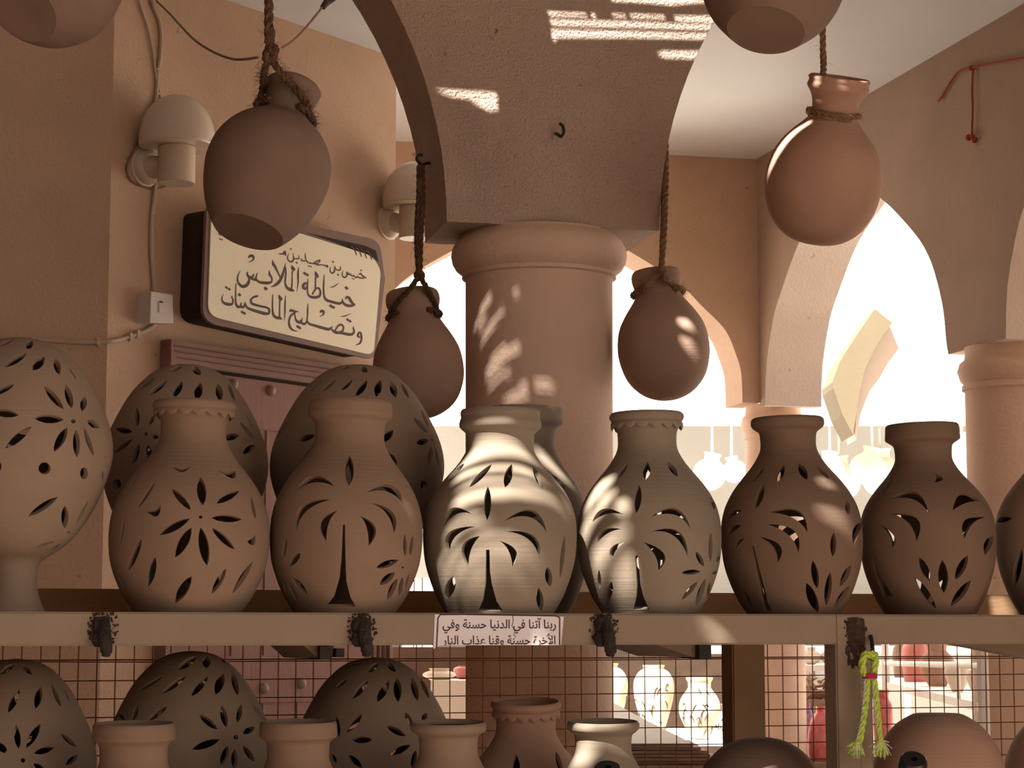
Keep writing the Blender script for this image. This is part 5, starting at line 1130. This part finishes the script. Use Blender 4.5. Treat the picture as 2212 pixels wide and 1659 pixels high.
shelf_pot(.97, .4, 62, 27, 'egg', M_CLAYW, 'pale egg-shaped pot on the white rack against the right column')
shelf_pot(.12, .6, 80, 18, 'tall', M_CLAYB, 'brown jar on the white rack beside the front post')
rz = zsh-.42
keep(prism_obj('rack_shelf', [V((p.x, p.y, rz)) for p in sh4], -ZV*.03, M_WHITE), wr)
shelf_pot(.36, .4, 112, 40, 'bottle', M_BLUE, 'blue long-necked bottle on the lower level of the white rack', rz)
shelf_pot(.66, .4, 98, 42, 'bottle', M_PINK, 'pink long-necked bottle on the lower level of the white rack', rz)
# wrapped pots, bench and shards between the posts
GY = 9.6
def floor_thing(px, top, half, Y, shape, m, lab, cat='bag', name='wrapped_pot'):
    p = at(px, top, Y); s_ = mpp(p); h_ = p.z/s_; b = 1367.5+EYE/Y*FPX
    return bg_pot(px, top, top+h_*.999, Y, half, shape, m, lab, cat, name)
st_ = at(1770, 1625, GY)
def stool(px0, px1, py, Y, lab): return table(px0, px1, py, Y, .5, M_PLANK, lab, name='low_stand')
stool(1745, 1830, 1648, GY, 'low plank stand under the plastic-wrapped red pots')
def on_stand(px, top, half, Y, shape, m, lab, cat='bag', name='wrapped_pot'):
    z = at(1770, 1648, GY).z; b = 829.5-FPX*((z-EYE)*CP-Y*SP)/(Y*CP+(z-EYE)*SP); return bg_pot(px, top, b, Y, half, shape, m, lab, cat, name, 'wrapped pots between the posts')
on_stand(1776, 1527, 31, GY+.14, 'bag', M_REDG, 'pot wrapped in clear plastic and red cloth between the two posts')
on_stand(1746, 1520, 18, GY+.36, 'bag', M_PURPLE, 'purple wrapped pot behind the plastic-wrapped red one')
on_stand(1908, 1495, 20, GY+.3, 'tall', M_REDG, 'tall red wrapped jar just right of the front post') if False else None
stool(1880, 1945, 1640, 9.0, 'low plank stand behind the tassel')
z9 = at(1900, 1640, 9.0).z; b9 = 829.5-FPX*((z9-EYE)*CP-9.2*SP)/(9.2*CP+(z9-EYE)*SP)
bg_pot(1909, 1492, b9, 9.2, 21, 'tall', M_REDG, 'tall red wrapped jar just right of the front post', 'jar', 'wrapped_jar')
table(1728, 1850, 1437, 11.3, .6, M_WHITE, 'white shelf table with pale pots between the two posts')
zq = at(1780, 1437, 11.3).z; bq = row_of(zq, 11.6)
bg_pot(1752, 1398, bq, 11.6, 22, 'round', M_CLAYW, 'pale pierced jar on the white shelf table, nearer the corner column', name='table_pot'); bg_pot(1795, 1396, bq, 11.6, 22, 'round', M_CLAYW, 'pale jar on the white shelf table beside the front post', name='table_pot')
# heap of broken pottery under the white shelf table: shards on a plank stand
stool(1725, 1835, 1512, 10.4, 'plank stand holding broken pottery under the white shelf table')
zh = at(1770, 1512, 10.4).z
for i in range(46):
    p = at(random.uniform(1732, 1828), 1512, 10.45+random.random()*.35); p.z = zh; r_ = random.uniform(.02, .055)
    bm = bmesh.new(); n_ = 5; ring = []; a0 = random.uniform(0, 6)
    pts = [V((cos(a0+2*pi*k/n_)*r_*random.uniform(.6, 1.2), sin(a0+2*pi*k/n_)*r_*random.uniform(.5, 1.1), 0)) for k in range(n_)]
    Rm = Matrix.Rotation(random.uniform(-1.2, 1.2), 4, 'X') @ Matrix.Rotation(random.uniform(-1, 1), 4, 'Y')
    add_prism(bm, [Rm @ q for q in pts], Rm @ V((0, 0, .006))); zmn = min(v.co.z for v in bm.verts)
    o = obj('pottery_shard', bm_mesh(bm), random.choice((M_CLAYW, M_CLAYB, M_CLAY, M_PLANK))); o.location = (p.x, p.y, zh-zmn+(i//14)*.028)
    tag(o, 'broken clay shard in the heap under the white shelf table', 'shard', 'heap of broken pottery')

# ------------------------------------------------------------------ unseen palm-mat shade roof over the front, gaps shaped to throw the sun patches
GAPS = []
def onto_roof(p): return p-SUN*((p.z-ZM)/SUN.z)
def gap(points): GAPS.append([onto_roof(p) for p in points])
def arch_gap(c, *pts): gap([on_plane(*cp(c, x, y), PF0, NF) for x, y in pts])
def pot_gap(key, c, *pts): gap([pot_point(key, *cp(c, x, y)) for x, y in pts])
PCc = at(1165.5, 1367, 5.5); COLR = 158*mpp(PCc)
def col_pt(px, py):
    d = ray(px, py); a = d.x**2+d.y**2; b = -2*(d.x*PCc.x+d.y*PCc.y); c_ = PCc.x**2+PCc.y**2-COLR**2; D_ = max(b*b-4*a*c_, 0)
    return V((0, 0, EYE))+d*((-b-sqrt(D_))/(2*a))
def clip(poly, axis, v, keep_less):
    out = []
    for i in range(len(poly)):
        a, b = poly[i-1], poly[i]; ia = (a[axis] < v) == keep_less; ib = (b[axis] < v) == keep_less
        if ia != ib: out.append(a.lerp(b, (v-a[axis])/(b[axis]-a[axis])))
        if ib: out.append(b)
    return out
def soft_gap(points, duty=.4, period=.011):
    """a thin place in the mat: a row of narrow slits cut to dim the sun patch below"""
    P = [onto_roof(p) for p in points]; y = min(p.y for p in P)
    while y < max(p.y for p in P):
        q = clip(clip(P, 1, y, False), 1, y+period*duty, True)
        if len(q) > 2: GAPS.append(q)
        y += period
def col_gap(c, *pts): soft_gap([col_pt(*cp(c, x, y)) for x, y in pts])
arch_gap('b', (1720, -40), (2420, -60), (2420, 14), (2192, 30), (2100, 38), (1860, 18), (1720, 14))
arch_gap('b', (1312, 78), (1560, 90), (1568, 112), (1322, 108)); arch_gap('b', (1592, 92), (1618, 92), (1618, 120), (1594, 120)); arch_gap('b', (1728, 92), (1812, 96), (1812, 116), (1728, 113)); arch_gap('b', (1842, 94), (2062, 102), (2062, 126), (1844, 118)); arch_gap('b', (2120, 106), (2420, 110), (2420, 150), (2130, 138))
arch_gap('b', (1325, 132), (1800, 142), (2420, 166), (2420, 198), (1900, 180), (1338, 167)); arch_gap('b', (1340, 194), (1800, 205), (2420, 224), (2420, 258), (1900, 246), (1372, 246), (1352, 272), (1345, 262))
arch_gap('b', (2000, 352), (2060, 332), (2420, 338), (2420, 384), (2060, 374)); arch_gap('b', (560, 576), (800, 590), (985, 602), (990, 640), (820, 636), (700, 622)); arch_gap('b', (800, 644), (985, 640), (988, 706), (930, 712), (870, 680))
col_gap('B', (945, 262), (966, 280), (940, 360), (880, 470), (850, 530), (848, 490), (890, 360)); col_gap('B', (1025, 345), (1040, 372), (1020, 430), (960, 500), (885, 615), (900, 540), (975, 420)); col_gap('B', (920, 410), (935, 395), (900, 500), (862, 570), (868, 520)); col_gap('B', (1098, 238), (1128, 235), (1128, 290), (1098, 298))
col_gap('B', (1040, 575), (1058, 610), (1130, 578), (1155, 615), (1060, 705), (990, 770), (930, 840), (920, 770), (955, 680)); col_gap('B', (1050, 740), (1075, 720), (1070, 800), (945, 890), (935, 870)); col_gap('B', (1325, 798), (1360, 830), (1350, 885), (1230, 915), (1140, 975), (1010, 985), (1080, 895), (1200, 820))
pot_gap('P3', 'B', (690, 1420), (760, 1340), (860, 1200), (940, 1152), (1020, 1152), (1130, 1205), (1260, 1350), (1180, 1312), (1050, 1288), (930, 1302), (800, 1352))
pot_gap('P3', 'B', (700, 1470), (760, 1400), (900, 1360), (1040, 1352), (1180, 1370), (1320, 1470), (1180, 1410), (1040, 1385), (900, 1395), (760, 1440))
pot_gap('P3', 'B', (690, 1560), (760, 1490), (860, 1440), (1000, 1432), (1150, 1442), (1360, 1540), (1180, 1475), (1000, 1458), (860, 1470), (740, 1520))
pot_gap('P3', 'B', (690, 1630), (740, 1560), (860, 1510), (1000, 1496), (1180, 1510), (1410, 1610), (1410, 1640), (1200, 1560), (1000, 1560), (860, 1570), (740, 1630))
soft_gap([pot_point('P3', *cp('E', x, y)) for x, y in ((650, 230), (690, 90), (760, 40), (900, 50), (1010, 90), (900, 140), (760, 170), (700, 300))], .62, .020); soft_gap([pot_point('P3', *cp('E', x, y)) for x, y in ((620, 380), (760, 260), (940, 190), (1120, 200), (1260, 300), (1340, 420), (1280, 500), (1040, 470), (900, 640), (680, 640), (600, 500))], .62, .020)
pot_gap('P3b', 'B', (1215, 1240), (1290, 1270), (1340, 1330), (1430, 1430), (1460, 1480), (1400, 1440), (1330, 1370), (1260, 1320)); pot_gap('P3b', 'B', (1350, 1000), (1395, 1020), (1390, 1050), (1340, 1040))
pot_gap('P4', 'B', (1560, 1600), (1640, 1460), (1730, 1420), (1715, 1470), (1640, 1560), (1560, 1680)); pot_gap('P4', 'B', (1650, 1560), (1735, 1510), (1740, 1545), (1640, 1640)); pot_gap('P4', 'E', (1515, 200), (1560, 80), (1660, -30), (1700, -10), (1610, 90), (1550, 260))
pot_gap('P4', 'E', (1580, 360), (1640, 230), (1720, 170), (1830, 120), (1835, 160), (1730, 270), (1670, 400), (1640, 500)); pot_gap('P4', 'E', (1730, 655), (1728, 520), (1760, 400), (1830, 310), (1868, 340), (1882, 480), (1868, 600), (1840, 660)); pot_gap('P4', 'B', (1735, 1600), (1800, 1570), (1830, 1600), (1810, 1680), (1760, 1640))
pot_gap('P5', 'F', (860, 14), (960, 18), (1060, 70), (1110, 130), (1095, 165), (1000, 105), (880, 45)); pot_gap('P5', 'C', (875, 1448), (950, 1448), (975, 1482), (900, 1480)); pot_gap('P5', 'F', (1120, 170), (1150, 130), (1155, 250), (1130, 235))
pot_gap('T3', 'C', (-10, 415), (55, 425), (78, 465), (40, 480), (-20, 450)); pot_gap('T3', 'C', (0, 540), (60, 560), (118, 620), (108, 668), (60, 640), (5, 585))
pot_gap('T4', 'c', (552, 1150), (560, 1080), (610, 960), (700, 850), (820, 775), (835, 782), (730, 860), (640, 970), (585, 1070))
for q in (((860, 520), (900, 526), (885, 592), (850, 585)), ((1010, 552), (1060, 556), (1060, 590), (1010, 586)), ((1100, 560), (1135, 564), (1130, 600), (1098, 596)), ((1165, 570), (1198, 576), (1195, 612), (1162, 606))): pot_gap('T4', 'c', *q)
pot_gap('R5', 'E', (1480, 1400), (1600, 1352), (1860, 1372), (1890, 1410), (1700, 1400), (1560, 1430), (1470, 1440)); pot_gap('R5', 'E', (1450, 1659), (1500, 1500), (1640, 1490), (1600, 1570), (1540, 1659))
pot_gap('D1', 'F', (390, 1670), (470, 1628), (565, 1640), (560, 1670)); gap([rk(*cp('F', x, y), DECK) for x, y in ((1930, 612), (2100, 608), (2110, 668), (1905, 668))])
gap([rk(x, y, 0) for x, y in ((1010, 1336), (1080, 1332), (1080, 1372), (1010, 1376))]) if False else None
# roof outline
rl = [PF0+UA*(lap-2.4)-DA*.02, PF0+UA*(rap+2.4)-DA*.02, PF0+UA*(rap+2.4)-DA*4.9, PF0+UA*(lap-2.4)-DA*4.9]
pts2 = [V((p.x, p.y)) for p in rl]; edges = [(0, 1), (1, 2), (2, 3), (3, 0)]
for g in GAPS:
    n0 = len(pts2); pts2 += [V((p.x, p.y)) for p in g]; edges += [(n0+i, n0+(i+1) % len(g)) for i in range(len(g))]
cv, ce, cf, *_ = geometry.delaunay_2d_cdt(pts2, edges, [], 0, 1e-6)
def inpoly(x, y, g):
    c_ = False; n_ = len(g)
    for i in range(n_):
        x1, y1 = g[i].x, g[i].y; x2, y2 = g[(i+1) % n_].x, g[(i+1) % n_].y
        if (y1 > y) != (y2 > y) and x < (x2-x1)*(y-y1)/(y2-y1)+x1: c_ = not c_
    return c_
bm = bmesh.new(); vb = [bm.verts.new((v.x, v.y, ZM)) for v in cv]; fs = []
for f in cf:
    x = sum(cv[i].x for i in f)/len(f); y = sum(cv[i].y for i in f)/len(f)
    if not any(inpoly(x, y, g) for g in GAPS):
        try: fs.append(bm.faces.new([vb[i] for i in f]))
        except ValueError: pass
ext = bmesh.ops.extrude_face_region(bm, geom=fs); bmesh.ops.translate(bm, verts=[g for g in ext['geom'] if isinstance(g, bmesh.types.BMVert)], vec=(0, 0, .004))
for v in [v for v in bm.verts if not v.link_faces]: bm.verts.remove(v)
shade = struct(obj('ceiling_shade', bm_mesh(bm), M_SHADE)); shade['label'] = 'unseen palm mat shade roof, gaps shaped to throw the sun patches'
